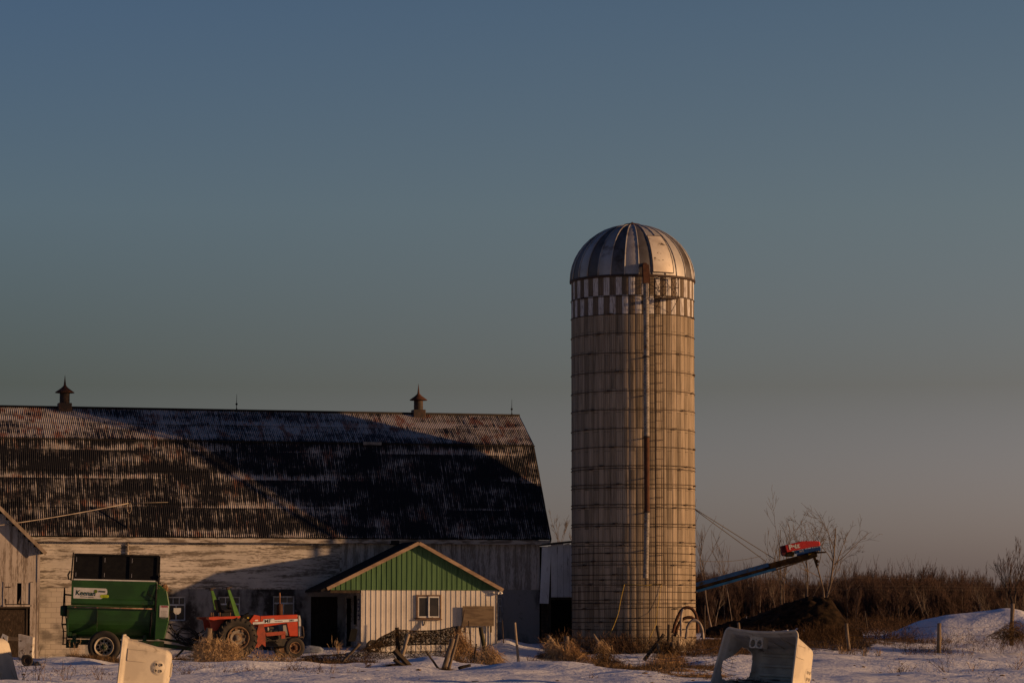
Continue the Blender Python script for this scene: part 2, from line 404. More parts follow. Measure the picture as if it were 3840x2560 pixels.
M_red = mat('red_tractor_paint', (.45, .050, .013), (.37, .040, .012), 2, rough=.38, spec=.5, c3=(.18, .03, .015), s3=4, lo3=.66, hi3=.85)
M_redd = mat('faded_rust_red_steel', (.30, .055, .028), (.20, .045, .025), 3, rough=.7)
M_reds = mat('red_fibreglass', (.56, .042, .036), (.48, .038, .032), 2, rough=.45)
M_rubber = mat('dusty_rubber', (.030, .027, .024), (.055, .045, .036), 3, rough=.9, spec=.2)
M_rim = mat('cream_wheel_paint', (.42, .37, .29), (.28, .23, .17), 5, rough=.6)
M_rrim = mat('rusty_yellow_rim', (.17, .10, .052), (.09, .052, .03), 5, rough=.75)
M_grey = mat('grey_machine_paint', (.25, .24, .22), (.12, .11, .10), 5, rough=.55)
M_silver = mat('silver_trim', (.55, .53, .50), (.42, .40, .38), 5, rough=.4, metal=.4)
M_engine = mat('oily_engine', (.03, .028, .026), (.055, .045, .035), 7, rough=.6)
M_yellow = mat('yellow_console', (.42, .30, .02), (.2, .13, .01), 4, rough=.6)
M_vinyl = mat('black_vinyl', (.012, .010, .010), rough=.55)
M_hutch = mat('cream_moulded_plastic', (.55, .485, .375), (.46, .40, .31), 1.6, rough=.55, spec=.3, c3=(.20, .16, .11), s3=2.6, lo3=.56, hi3=.80)
M_hutchi = mat('stained_shaded_inside', (.46, .42, .34), (.32, .29, .235), 1.8, rough=.7, spec=.2, c3=(.10, .08, .06), s3=2.2, st3=(1, 1.6, 1), lo3=.58, hi3=.74)  # stains, plus a base colour darkened for the shade inside the shell
M_hutchd = mat('muddy_shade_plastic', (.30, .26, .20), (.05, .04, .03), 3, rough=.8)  # mud tone, also painting the shade on the ledge and in vent sockets
M_blue = mat('blue_conveyor_paint', (.004, .050, .20), (.004, .03, .12), 2.5, rough=.55, c3=(.012, .010, .010), s3=3, lo3=.54, hi3=.66)
M_mud = mat('caked_manure', (.012, .009, .007), (.035, .022, .013), 4, rough=1, spec=.05)
M_heap = mat('dark_manure', (.013, .009, .006), (.035, .022, .012), 3, rough=1, bump=.8, bdist=.05, spec=.05, c3=(.07, .045, .022), s3=8, lo3=.6, hi3=.75)
M_straw = mat('dry_straw', (.42, .265, .13), (.24, .145, .07), 3, rough=.9, spec=.1)
M_straw2 = mat('brown_dry_vine', (.16, .10, .05), (.085, .052, .028), 3, rough=.95, spec=.1)
M_straw3 = mat('pale_dry_grass', (.52, .36, .20), (.33, .22, .115), 3, rough=.9, spec=.1)
M_weed = mat('dead_weed_stem', (.15, .09, .048), (.085, .05, .03), 3, rough=.95, spec=.1)
M_bark = mat('grey_brown_bark', (.15, .115, .085), (.085, .065, .05), 4, (1, 1, .3), rough=.95, spec=.1)
M_barkp = mat('pale_bark', (.26, .21, .165), (.15, .115, .09), 3, (1, 1, .6), rough=.9, spec=.1)
M_twig = mat('wood_twigs', (.088, .056, .045), (.052, .035, .030), 2, rough=.95, spec=.08)
M_brush = mat('russet_brush', (.085, .050, .028), (.045, .028, .018), 2, rough=.95, spec=.08)
M_rope = mat('yellow_twine', (.50, .34, .05), rough=.8)
M_wire = mat('old_wire', (.10, .085, .07), rough=.6, metal=.3)
M_cable = mat('pale_cable', (.45, .38, .30), (.3, .25, .2), 3, rough=.6)  # pale tan cable colour
M_plastic = mat('white_plastic', (.62, .60, .55), rough=.5)
M_bluebag = mat('dark_blue_plastic', (.02, .035, .06), (.01, .012, .018), 4, rough=.35)

# ================================================================== GROUND (one sheet to the horizon)
def axis_lines(lo, hi, step, far, neg_far):
    a = list(np.arange(lo, hi+1e-6, step)); s = step
    v = hi
    while v < far: s *= 1.22; v += s; a.append(v)
    s = step; v = lo
    while v > neg_far: s *= 1.22; v -= s; a.insert(0, v)
    return np.array(a)
gx = axis_lines(-24, 25, .17, 1800, -1800); gy = axis_lines(66, 130, .17, 3000, -200)
GX, GY = np.meshgrid(gx, gy); GZ = gz(GX, GY)
SOIL = []
def soil(px, Y, sx, sy, a=1.0): SOIL.append((X(px, Y), Y, sx, sy, a))
for px in range(120, 780, 70): soil(px, 104.5, .8, .8, .62)
for px in range(820, 1380, 60): soil(px, 103.4, .7, .8, .75)
for px in range(1150, 1700, 60): soil(px, 101.3, .6, .6, .65)
for px in range(2060, 2660, 60): soil(px, 112.6, .8, 1.2, .95)
for px in range(2680, 3180, 70): soil(px, 118, 1.1, 5, 1.0)
for px in range(3160, 3420, 70): soil(px, 121, .9, 5.5, .8)
for px, Y in ((2080, 98), (2180, 97), (2290, 94), (2480, 99), (2540, 99), (1820, 98.5), (1760, 100)): soil(px, Y, .6, .7, .9)
for px in range(2340, 2680, 60): soil(px, 90, .7, .6, .55)
sv = np.zeros_like(GX)
for x, y, sx, sy, a in SOIL: sv = np.maximum(sv, a*np.exp(-((GX-x)/sx)**2-((GY-y)/sy)**2))
sv = np.maximum(sv, np.clip((GY-150)/30, 0, .85)*(GY < 420))
ny, nx = GX.shape
vv = np.stack([GX, GY, GZ], -1).reshape(-1, 3)
ii = (np.arange(ny-1)[:, None]*nx + np.arange(nx-1)[None, :]).ravel()
ground = fast_mesh('ground', vv, np.stack([ii, ii+1, ii+nx+1, ii+nx], 1), M_snow)
at = ground.data.attributes.new('soil', 'FLOAT', 'POINT'); at.data.foreach_set('value', sv.ravel().astype(np.float32))
ground.data.polygons.foreach_set('use_smooth', np.ones(len(ground.data.polygons), bool))
tag(ground, 'snow covered farmyard and field with brown soil showing through', None, None, 'structure')

# ================================================================== BARN
BA = R(14.5); BY0 = 117.75
E0 = P(2068, 2022, BY0); ZE = E0.z
BM_ = Matrix.Translation((E0.x, E0.y, 0)) @ Matrix.Rotation(BA, 4, 'Z'); BI = BM_.inverted()
def bl(px, py, yl, M=None, MI=None):
    """photo pixel -> local point on the plane local y = yl of the barn frame"""
    M = M or BM_; MI = MI or BI
    o = MI @ Vector((0, 0, EYE)); d = MI.to_3x3() @ ray(px, py)
    return o + d*((yl - o.y)/d.y)
def bx(px, yl, py=2150): return bl(px, py, yl).x
def bz(px, py, yl): return bl(px, py, yl).z
barn = thing('barn', 'long old gambrel roofed barn with black corrugated roof and peeling white siding', 'barn', (E0.x, E0.y, 0), BA)
KY, KZ, RY, RZ = 2.70, ZE+3.92, 5.03, ZE+5.27
LB = -29.0; WY = .28; DY = 2*RY
# roof: real corrugation
RIB = .078; nr = int(-LB/RIB)*6; xs = np.linspace(LB, 0, nr+1); cor = np.cos(2*np.pi*xs/RIB)*.011
prof = [(-.02, ZE), (KY*.34, ZE+(KZ-ZE)*.335), (KY*.67, ZE+(KZ-ZE)*.668), (KY, KZ), ((KY+RY)/2, (KZ+RZ)/2), (RY, RZ)]
def roof_half(flip, eps):
    vs = []; fs = []
    rows = []
    for (y0, z0), (y1, z1) in zip(prof[:-1], prof[1:]):
        n = np.array([-(z1-z0), (y1-y0)]); n /= np.linalg.norm(n)
        for y, z, lift in ((y0, z0, .014), (y1, z1, 0.)):
            yy = y + n[0]*(cor+lift+eps); zz = z + n[1]*(cor+lift+eps)
            rows.append((np.where(flip, DY-yy, yy), zz))
    for yy, zz in rows: vs.append(np.stack([xs, yy, zz], 1))
    n = nr+1
    for i in range(0, len(rows), 2):
        j = np.arange(nr); a = i*n+j; fs.append(np.stack([a, a+1, a+n+1, a+n], 1))
    return np.concatenate(vs), np.concatenate(fs)
v, f = join_vf([roof_half(False, 0), roof_half(True, 0), roof_half(False, -.05)])
roof = fast_mesh('roof', v, f, M_roof, barn)
m = MB()
m.path([(LB, RY, RZ+.03), (-.0, RY, RZ+.03)], .05, 8)                     # ridge roll
m.bb(LB, 0.02, KY-.07, KY-.0, KZ-.055, KZ-.012)
m.build('ridge_cap', M_shingle, roof)
m = MB(); x = LB
while x < -.2:                                                          # eave board in worn lengths
    L = rnd.uniform(2.2, 3.6); x1 = min(x+L, -.03)
    m.bb(x+.006, x1-.006, .015, .045, ZE-.20+rnd.uniform(-.012, .006), ZE-.035); x = x1
m.bb(LB, -.03, .05, WY, ZE-.06, ZE-.035)
m.build('eave_board', M_trim, roof)
m = MB()                                                                 # rake edge boards right end
for (y0, z0), (y1, z1) in (((0, ZE), (KY, KZ)), ((KY, KZ), (RY, RZ)), ((DY, ZE), (DY-KY, KZ)), ((DY-KY, KZ), (RY, RZ))):
    m.bar((-.03, y0, z0-.09), (-.03, y1, z1-.09), .03, .13)
m.build('rake_board', M_woodd, roof)
m = MB(); px0 = bx(1360, 2.7, 1660); m.bb(px0, px0+.75, KY-.13, KY-.085, KZ-.09, KZ+.03); m.build('patch_sheet', M_grey, roof)
# ventilators and rods on the ridge
for px, top, sc_, pyb in ((242, 1406, 1.0, 1528), (1569, 1432, .95, 1548)):
    c = bl(px, pyb, RY); vt = MB()
    s = sc_
    vt.bb(c.x-.27*s, c.x+.27*s, RY-.27*s, RY+.27*s, RZ-.22, RZ+.20*s, bev=.02)
    o = vt.build('ventilator', M_rustd, barn)
    d = MB(); d.lathe([(.20*s, .20*s), (.20*s, .33*s), (.205*s, .34*s), (.205*s, .36*s), (.20*s, .37*s), (.20*s, .62*s), (.19*s, .64*s)], 20, (c.x, RY, RZ)); d.build('drum', M_rustd, o)
    d = MB(); d.lathe([(.385*s, .615*s), (.39*s, .635*s), (.30*s, .70*s), (.16*s, .80*s), (.085*s, .87*s), (.05*s, .92*s), (.03*s, 1.08*s), (.004, 1.34*s)], 20, (c.x, RY, RZ)); d.build('cap', M_rust, o)
for px, pyb, tp in ((887, 1537, 1475), (1919, 1553, 1493)):
    c = bl(px, pyb, RY); d = MB(); h = .70
    d.path([(c.x, RY, RZ), (c.x, RY, RZ+.3), (c.x+.005, RY, RZ+h)], [.016, .014, .006], 6); d.ico((c.x, RY, RZ+.29), .048, 2)
    for a in range(3): d.tube((c.x+.07*math.cos(a*2.1), RY+.07*math.sin(a*2.1), RZ-.02), (c.x, RY, RZ+.16), .008, n=5)
    d.build('lightning_rod', M_black, barn)
# walls
SB = bz(1000, 2203, WY); XM = bx(1280, WY, 2100); XR = -.42
m = MB(); z = SB; ex = .118
while z < ZE-.05:                                                        # clapboards, each with a proud lower edge
    x = LB+.4
    while x < XM-.02:
        L = rnd.uniform(1.6, 4.2); x1 = min(x+L, XM-.004); j = rnd.uniform(-.003, .003)
        y0 = WY-.020+j
        m.add([(x+.002, y0, z+j), (x1-.002, y0, z+j), (x1-.002, WY-.004, z+ex), (x+.002, WY-.004, z+ex), (x+.002, WY, z+j), (x1-.002, WY, z+j)], [(0, 1, 2, 3), (4, 5, 1, 0)]); x = x1
    z += ex
m.build('clapboard_siding', M_sidh, barn, fixn=False)
m = MB(); x = XM+.01
while x < XR-.02:
    wd = rnd.uniform(.17, .25); x1 = min(x+wd, XR); d = rnd.uniform(0, .010)
    m.bb(x+.004, x1-.004, WY-.022-d, WY-.004, SB-.03-rnd.uniform(0, .03), ZE-.03); x = x1
m.build('board_siding', M_sidv, barn)
m = MB(); m.bb(XM-.07, XM+.01, WY-.045, WY-.023, SB-.02, ZE-.04); m.build('corner_batten', M_trim, barn)
m = MB(); m.bb(LB+.4, XR-.01, WY, WY+.06, SB-.05, ZE-.02)
poly = [(WY+.02, 0), (DY-WY-.02, 0), (DY-WY-.02, ZE-.1), (DY-KY-.05, KZ-.2), (RY, RZ-.2), (KY+.05, KZ-.2), (WY+.02, ZE-.1)]
m.prism([(a, b) for a, b in poly], XR-.08, XR-.02, 'yz'); m.prism(poly, LB+.42, LB+.5, 'yz')
m.bb(LB+.4, XR-.01, DY-WY-.06, DY-WY, -.2, ZE-.02)
m.build('end_wall', M_sidv, barn)
XB = bx(322, WY, 2250)
m = MB(); m.bb(LB+.4, XB, WY-.005, WY+.25, -.5, SB-.002); m.build('block_wall', M_block, barn)
# stucco foundation with window openings left out
wins = [(628, 697, 2236, 2326), (820, 902, 2236, 2318), (1025, 1105, 2234, 2312), (1868, 1886, 2240, 2330)]
dx0, dx1, dz0, dz1 = bx(1167, WY), bx(1268, WY), 0, bz(1200, 2236, WY)
holes = [(bx(a, WY), bx(b, WY), bz((a+b)/2, d, WY), bz((a+b)/2, c, WY)) for a, b, c, d in wins] + [(dx0, dx1, -.5, dz1)]
holes.sort()
m = MB(); x = XB
for a, b, c, d in holes:
    m.bb(x, a, WY+.002, WY+.25, -.5, SB-.004)
    if c > -.4: m.bb(a, b, WY+.002, WY+.25, -.5, c)
    m.bb(a, b, WY+.002, WY+.25, d, SB-.004); x = b
m.bb(x, XR, WY+.002, WY+.25, -.5, SB-.004)
m.build('stucco_wall', M_stucco, barn)
m = MB(); m.bb(XB, XR, WY+.8, WY+.85, -.5, SB); m.build('dark_interior', M_dark, barn)
for i, (a, b, c, d) in enumerate(holes[:-1] if holes[-1][2] < -.4 else holes):
    if c < -.4: continue
    fr = MB(); t = .045; y0, y1 = WY+.05, WY+.10
    if i == 0:                                                           # boarded lower half as in the wall by the wagon
        pass
    fr.bb(a, a+t, y0, y1, c, d); fr.bb(b-t, b, y0, y1, c, d); fr.bb(a+t, b-t, y0, y1, c, c+t); fr.bb(a+t, b-t, y0, y1, d-t, d)
    zm = c+(d-c)*.66; fr.bb(a+t, b-t, y0-.01, y1, zm-.03, zm+.03)
    xm = (a+b)/2; fr.bb(xm-.014, xm+.014, y0+.01, y1-.01, c+t, zm-.03)
    for q in (1/3, 2/3): fr.bb(a+(b-a)*q-.012, a+(b-a)*q+.012, y0+.01, y1-.01, zm+.03, d-t)
    o = fr.build('window', M_gframe, barn)
    g = MB(); g.bb(a+t, b-t, y0+.022, y0+.03, c+t, d-t); g.build('pane', M_glass, o)
    g = MB(); g.bb(a-.05, b+.05, WY-.05, WY-.0, c-.07, c-.005); g.build('sill', M_stucco, o)
# dark plank door of the barn
m = MB(); n = 6
for k in range(n):
    a = dx0+(dx1-dx0)*k/n; m.bb(a+.006, a+(dx1-dx0)/n-.006, WY+.10, WY+.14+rnd.uniform(0, .01), .2, dz1-.01)
m.bb(dx0, dx1, WY+.085, WY+.099, 1.0, 1.12); m.bb(dx0, dx1, WY+.085, WY+.099, 2.0, 2.12)
m.build('door', mat('dark_plank_door', (.018, .014, .012), (.035, .028, .022), 5, (6, 1, .6), spec=.1, c3=(.16, .13, .11), s3=9, st3=(8, 1, 1), lo3=.68, hi3=.74), barn)
m = MB(); a, b = bx(148, WY-.05, 2195), bx(268, WY-.05, 2195); m.bb(a, b, WY-.075, WY-.022, bz(200, 2201, WY), bz(200, 2188, WY)); m.build('lintel_board', M_trim, barn)
cpx = bl(478, 2060, WY-.06)                                              # conduit and service mast
m = MB(); m.path([(cpx.x, WY-.08, .9), (cpx.x, WY-.08, ZE-.21), (cpx.x, WY-.08, ZE-.19)], .045, 8); m.build('conduit', M_trim, barn)
mt = bl(482, 1884, WY-.08)
m = MB(); m.path([(cpx.x, WY-.08, ZE-.19), (cpx.x, WY-.08, ZE+.5), (mt.x, WY-.08, mt.z)], .026, 8); m.path([(mt.x, WY-.08, mt.z), (mt.x+.02, WY-.14, mt.z+.06), (mt.x+.05, WY-.2, mt.z+.0)], .035, 8)
sm = m.build('service_mast', M_rustd, barn)
m = MB(); pts = [(mt.x+.02+.085*math.sin(t)*(1 if t < math.pi else 1), WY-.16, mt.z-.20+.20*math.cos(t)) for t in np.linspace(.2, 2*math.pi-.9, 16)]
m.path(pts, .011, 6); m.ico((mt.x-.06, WY-.16, mt.z-.12), .04, 1); m.ico((mt.x-.05, WY-.16, mt.z-.30), .035, 1); m.build('drip_loop', M_cable, sm)
def wire(name, pts, r, mt_, label, cat, n=5, sag=0, group=None):
    a, b = Vector(pts[0]), Vector(pts[-1])
    if len(pts) == 2 and sag: pts = [a.lerp(b, t) - Vector((0, 0, sag*4*t*(1-t))) for t in np.linspace(0, 1, 14)]
    o = MB().path(pts, r, n).build(name, mt_); return tag(o, label, cat, group)
Wm = BM_ @ Vector((mt.x, WY-.16, mt.z-.02))
wire('service_cable', [P(-420, 2013, 108), Wm], .017, M_cable, 'sunlit twisted power cable running in from the left to the mast on the barn eave', 'cable', sag=.15)
wr = BM_ @ bl(630, 1882, WY-.10)
wire('service_wire', [Wm, wr], .007, M_cable, 'thin pale wire running right from the mast to a hook on the barn roof', 'wire')

# ================================================================== LEFT SHED (gable end)
shed = thing('gabled_shed', 'weathered board shed with steep gable at the left edge in front of the barn', 'shed', (E0.x, E0.y, 0), BA)
SY = -1.5
sx1 = bx(147, SY, 2250); ap = bl(-190, 1715, SY); er = bl(160, 2062, SY); slope = (ap.z-er.z)/(ap.x-er.x)
sxl = 2*ap.x - sx1
zt = lambda x: er.z + (x-er.x)*slope - .12
def gz_local(xl, yl):
    p = BM_ @ Vector((xl, yl, 0)); return float(gz(p.x, p.y))
hatch = (bx(18, SY), bx(112, SY), bz(60, 2266, SY), bz(60, 2180, SY))
door_ = (bx(-120, SY), bx(110, SY), 0, bz(60, 2272, SY))
m = MB(); x = sxl
while x < sx1-.01:
    wd = rnd.uniform(.17, .24); x1 = min(x+wd, sx1); j = rnd.uniform(0, .008)
    top = zt(abs((x+x1)/2-ap.x)+ap.x)
    zb = gz_local(x, SY)-.3
    segs = [(zb, top)]
    for a, b, c, d in (hatch, door_):
        if x1 > a+.02 and x < b-.02:
            new = []
            for s0, s1 in segs:
                if s0 < c: new.append((s0, min(c, s1)))
                if s1 > d: new.append((max(d, s0), s1))
            segs = new
    for s0, s1 in segs:
        if s1-s0 > .02: m.bb(x+.003, x1-.003, SY-.02-j, SY, s0, s1)
    x = x1
m.build('wall', M_shedv, shed)
m = MB(); m.prism([(sxl, -.3), (sx1-.05, -.3), (sx1-.05, zt(sx1)-.05), (ap.x, zt(ap.x)-.05), (sxl, zt(sx1)-.05)], SY+.03, SY+.06, 'xz'); m.bb(sx1-.06, sx1-.01, SY+.06, WY-.03, -.3, zt(sx1)-.05); m.build('inner_wall', M_dark, shed)
m = MB(); ex_, ez_ = bl(172, 2074, SY-.2).x, bl(172, 2074, SY-.2).z
apx, apz = ap.x, ez_+(ap.x-ex_)*slope
m.prism([(ex_, ez_), (apx, apz), (2*apx-ex_, ez_), (2*apx-ex_, ez_+.07), (apx, apz+.09), (ex_, ez_+.07)], SY-.32, WY+2.5, 'xz'); rf = m.build('roof', M_shingle, shed)
m = MB(); m.bar((ex_, SY-.335, ez_-.02), (apx, SY-.335, apz-.02), .025, .13); m.bar((2*apx-ex_, SY-.335, ez_-.02), (apx, SY-.335, apz-.02), .025, .13); m.build('bargeboard', M_woodp, rf)
m = MB(); a, b, c, d = hatch
for k in range(6):
    if k == 3: continue
    q = (b-a)/6; m.bb(a+q*k+.006, a+q*(k+1)-.006, SY-.035, SY-.012, c+.03, d-.04)
m.bb(a, b, SY-.05, SY-.036, d-.05, d); m.bb(a-.05, a, SY-.05, SY-.022, c, d); m.bb(a-.05, b+.08, SY-.07, SY-.02, c-.07, c)
h = m.build('hatch_door', M_shedv, shed)
m = MB(); m.bb(a+.04, a+.22, SY-.055, SY-.037, d-.22, d-.18); m.build('hinge', M_rustd, h); m = MB(); m.bb(a+.02, a+.06, SY-.055, SY-.037, c+.05, c+.22); m.build('hinge', M_rustd, h)
m = MB(); m.bar((a+.55, SY+.0, c+.05), (a+.75, SY+.0, c+.62), .02, .07); m.build('cross_brace', M_woodp, h)
m = MB(); a, b, c, d = door_
m.bb(a, b-.1, SY-.01, SY+.02, -.2, d-.13); o = m.build('door', mat('dark_stained_door', (.03, .02, .013), (.06, .042, .028), 6, (3, 1, 1), c3=(.16, .10, .06), s3=9, lo3=.62, hi3=.7, spec=.15), shed)
m = MB(); m.bb(a, b, SY-.06, SY-.022, d-.07, d+.0); m.bb(b-.1, b-.03, SY-.035, SY-.021, -.1, d-.07); m.build('door_frame', M_woodd, o)
m = MB(); cx0, cx1 = bx(114, SY), bx(136, SY); m.bb(cx0, cx1, SY-.07, SY-.03, gz_local(cx0, SY)-.2, bz(120, 2182, SY)); m.bb(sx1-.09, sx1+.012, SY-.05, SY-.03, gz_local(cx0, SY)-.2, zt(sx1)); m.build('corner_post', M_shedv, shed)

# ================================================================== MILK HOUSE
MY = -2.9
mh = thing('milk_house', 'small milk house with green tin gable above white ribbed tin wall and one sliding window', 'shed', (E0.x, E0.y, 0), BA)
mx0, mx1 = bx(1353, MY, 2300), bx(1862, MY, 2300); gx0, gx1 = bx(1237, MY, 2205), bx(1885, MY, 2208)
mz = bz(1600, 2207, MY); map_ = bl(1566, 2036, MY); 
wa, wb, wc, wd_ = bx(1561, MY), bx(1654, MY), bz(1600, 2319, MY), bz(1600, 2229, MY)
RW = (mx1-mx0)/27
def ribbed(m, x0, x1, z0, z1, y, ztop=None):
    """ribbed sheet: broad flats with small raised ribs"""
    x = x0
    k = 0
    while x < x1-1e-4:
        xe = min(x+RW, x1); r = min(.022, (xe-x)/3)
        zt_ = (lambda q: z1) if ztop is None else ztop
        xsn = [x, x+r*.5, x+r, x+r*1.5, xe]; ys = [y, y-.020, y-.020, y, y]
        for i in range(len(xsn)-1):
            a, b = xsn[i], xsn[i+1]
            za, zb = zt_(a), zt_(b)
            if za-z0 < .005 and zb-z0 < .005: continue
            m.add([(a, ys[i], z0), (b, ys[i+1], z0), (b, ys[i+1], max(zb, z0+.001)), (a, ys[i], max(za, z0+.001))], [(0, 1, 2, 3)])
        x = xe; k += 1
m = MB()
ribbed(m, mx0, wa, -.1, mz, MY); ribbed(m, wb, mx1, -.1, mz, MY); ribbed(m, wa, wb, -.1, wc, MY); ribbed(m, wa, wb, wd_, mz, MY)
m.bb(mx1-.03, mx1, MY, WY, -.2, mz)
wall = m.build('wall', M_tin, mh, fixn=False)
m = MB(); m.bb(mx0+.01, mx1-.04, MY+.25, MY+.3, -.1, mz); m.build('dark_interior', M_dark, mh)
gt = lambda x: mz + (map_.z-.05-mz)*max(0, min((x-gx0)/(map_.x-gx0), (gx1-x)/(gx1-map_.x)))
m = MB(); ribbed(m, gx0+.03, gx1-.05, mz-.05, mz, MY-.022, gt); m.build('gable', M_green_tin, mh, fixn=False)
# roof
ea, eb = bl(1228, 2206, MY-.2), bl(1886, 2212, MY-.2); zR = map_.z
sl_ = (zR-ea.z)/(map_.x-ea.x); sr_ = (zR-eb.z)/(eb.x-map_.x)
m = MB()
back = WY-.06
th = .085
m.add([(map_.x, MY-.24, zR), (ea.x-.25, MY-.24, zR-sl_*(map_.x-ea.x+.25)), (ea.x-.25, back, zR-sl_*(map_.x-ea.x+.25)), (map_.x, back, zR), (map_.x, MY-.24, zR+th), (ea.x-.25, MY-.24, zR-sl_*(map_.x-ea.x+.25)+th), (ea.x-.25, back, zR-sl_*(map_.x-ea.x+.25)+th), (map_.x, back, zR+th)],
      [(0, 1, 2, 3), (7, 6, 5, 4), (0, 4, 5, 1), (1, 5, 6, 2), (3, 2, 6, 7)])
m.add([(map_.x, MY-.24, zR), (eb.x, MY-.24, eb.z), (eb.x, back, eb.z), (map_.x, back, zR), (map_.x, MY-.24, zR+th), (eb.x, MY-.24, eb.z+th), (eb.x, back, eb.z+th), (map_.x, back, zR+th)],
      [(0, 3, 2, 1), (4, 5, 6, 7), (0, 1, 5, 4), (1, 2, 6, 5), (3, 7, 6, 2)])
rf = m.build('roof', M_shingle, mh)
m = MB(); m.bar((ea.x-.02, MY-.256, zR-sl_*(map_.x-ea.x+.02)+.0), (map_.x-.005, MY-.256, zR+.0), .03, .13); m.bar((map_.x+.005, MY-.256, zR+.0), (eb.x, MY-.256, eb.z+.0), .03, .13); m.build('bargeboard', M_barge, rf)
m = MB(); a, b = bx(1466, 0, 2036), bx(1496, 0, 2036); m.bb(a, b, -.05, WY-.08, zR+.02, zR+.18); m.build('ridge_flashing', M_shingle, rf)
# window
m = MB(); t = .055
m.bb(wa, wa+t, MY-.075, MY+.1, wc, wd_); m.bb(wb-t, wb, MY-.075, MY+.1, wc, wd_); m.bb(wa+t, wb-t, MY-.075, MY+.1, wd_-t, wd_); m.bb(wa+t, wb-t, MY-.075, MY+.1, wc, wc+t*.8)
win = m.build('window', M_frame, mh)
t2 = .05; ia, ib, ic, id_ = wa+t+.006, wb-t-.006, wc+t*.8+.004, wd_-t-.006; im = (ia+ib)/2
def sash(x0, x1, y):
    q = MB(); q.bb(x0, x0+t2, y, y+.035, ic, id_); q.bb(x1-t2, x1, y, y+.035, ic, id_); q.bb(x0+t2, x1-t2, y, y+.035, ic, ic+t2); q.bb(x0+t2, x1-t2, y, y+.035, id_-t2, id_); q.build('sash', M_white, win)
    q = MB(); q.bb(x0+t2, x1-t2, y+.014, y+.02, ic+t2, id_-t2); q.build('pane', M_glass, win)
sash(ia, im+.02, MY-.02); sash(im-.02, ib, MY-.058)
m = MB(); m.bb(wa-.03, wb+.02, MY-.12, MY-.022, wc-.045, wc-.004); m.build('sill', M_frame, win)
# torn flap of tin under the window
fl = bl(1583, 2344, MY); m = MB()
m.add([(fl.x-.05, MY-.05, fl.z+.18), (fl.x+.14, MY-.05, fl.z+.2), (fl.x+.17, MY-.10, fl.z-.02), (fl.x+.13, MY-.22, fl.z-.24), (fl.x-.10, MY-.24, fl.z-.26), (fl.x-.07, MY-.12, fl.z)], [(0, 1, 2, 5), (5, 2, 3, 4)])
m.build('loose_flap', M_tin, wall)
m = MB(); m.path([(fl.x-.32, MY-.05, fl.z+.28), (fl.x-.05, MY-.09, fl.z+.26), (fl.x+.08, MY-.12, fl.z+.2), (fl.x+.25, MY-.08, fl.z+.28), (fl.x+.42, MY-.05, fl.z+.31)], .018, 6); m.path([(fl.x+.1, MY-.1, fl.z+.2), (fl.x+.03, MY-.13, fl.z+.0)], .02, 6); m.build('bent_rod', M_rustd, wall)
# porch side wall (left), its door and window, signs
m = MB(); m.bb(mx0, mx0+.05, MY, WY-.02, -.2, mz); side = m.build('porch_wall', M_sidv, mh)
m = MB(); m.bb(mx0-.025, mx0-.004, -1.2, -.3, .5, 2.35); o = m.build('porch_door', M_dark, mh)
m = MB(); m.bb(mx0-.04, mx0-.026, -1.28, -1.2, .4, 2.42); m.bb(mx0-.04, mx0-.026, -.3, -.22, .4, 2.42); m.build('door_frame', M_trim, o)
m = MB(); m.bb(mx0-.03, mx0-.004, -2.15, -1.65, 1.35, 2.45); o = m.build('porch_window', M_dark, mh)
m = MB(); m.bb(mx0-.045, mx0-.005, -2.2, -1.6, 1.28, 1.34); m.build('sill', M_trim, o)
for zz in (1.62, 1.95, 2.22):
    m = MB(); m.bb(mx0-.02, mx0-.006, -2.72, -2.35, zz-.11, zz+.11); o = m.build('notice', mat('blue_grey_notice', (.09, .10, .16), (.05, .05, .09), 5), mh)
    m = MB(); m.bb(mx0-.026, mx0-.021, -2.64, -2.43, zz-.06, zz+.04); m.build('notice_print', M_decal, o)
m = MB(); pz = mz-.06; m.bb(gx0+.02, mx0, MY+.0, MY+.04, pz-.10, pz+.02); m.bb(gx0+.02, mx0-.002, MY+.04, WY-.05, pz, pz+.02); m.build('porch_ceiling', M_woodd, mh)
# corner flashing and floodlight
m = MB(); m.bb(mx1-.0, mx1+.02, MY-.025, MY+.05, -.1, mz); m.build('corner_trim', M_trim, mh)
lp = bl(1876, 2220, MY-.15); m = MB(); m.tube((lp.x-.04, MY-.12, lp.z+.08), (lp.x-.0, MY-.14, lp.z+.02), .018); m.lathe([(.02, -.02), (.045, .03), (.065, .10), (.055, .105)], 12, (lp.x-.0, MY-.16, lp.z+.03), Matrix.Rotation(R(150), 3, 'Y')); m.lathe([(.02, -.02), (.045, .03), (.06, .09), (.05, .095)], 12, (lp.x-.06, MY-.16, lp.z+.02), Matrix.Rotation(R(215), 3, 'Y')); m.build('floodlight', M_white, mh)
# plywood board standing in front
pb = thing('plywood_board', 'weathered plywood board nailed up in front of the milk house wall', 'board', BM_ @ Vector((bx(1790, MY-.16), MY-.16, 0)), BA)
a, b, c, d = bx(1735, MY-.16), bx(1852, MY-.16), bz(1800, 2346, MY-.16), bz(1800, 2271, MY-.16); o0 = bx(1790, MY-.16)
m = MB(); m.bb(a-o0, b-o0, -.012, .012, c, d); m.build('panel', M_ply, pb)
m = MB(); m.bb(a-o0+.05, a-o0+.11, .014, .06, c-.25, d-.05); m.build('stake', M_woodd, pb)
m = MB(); m.bb(b-o0-.14, b-o0-.08, .014, .06, c-.25, d-.05); m.build('stake', M_woodd, pb)

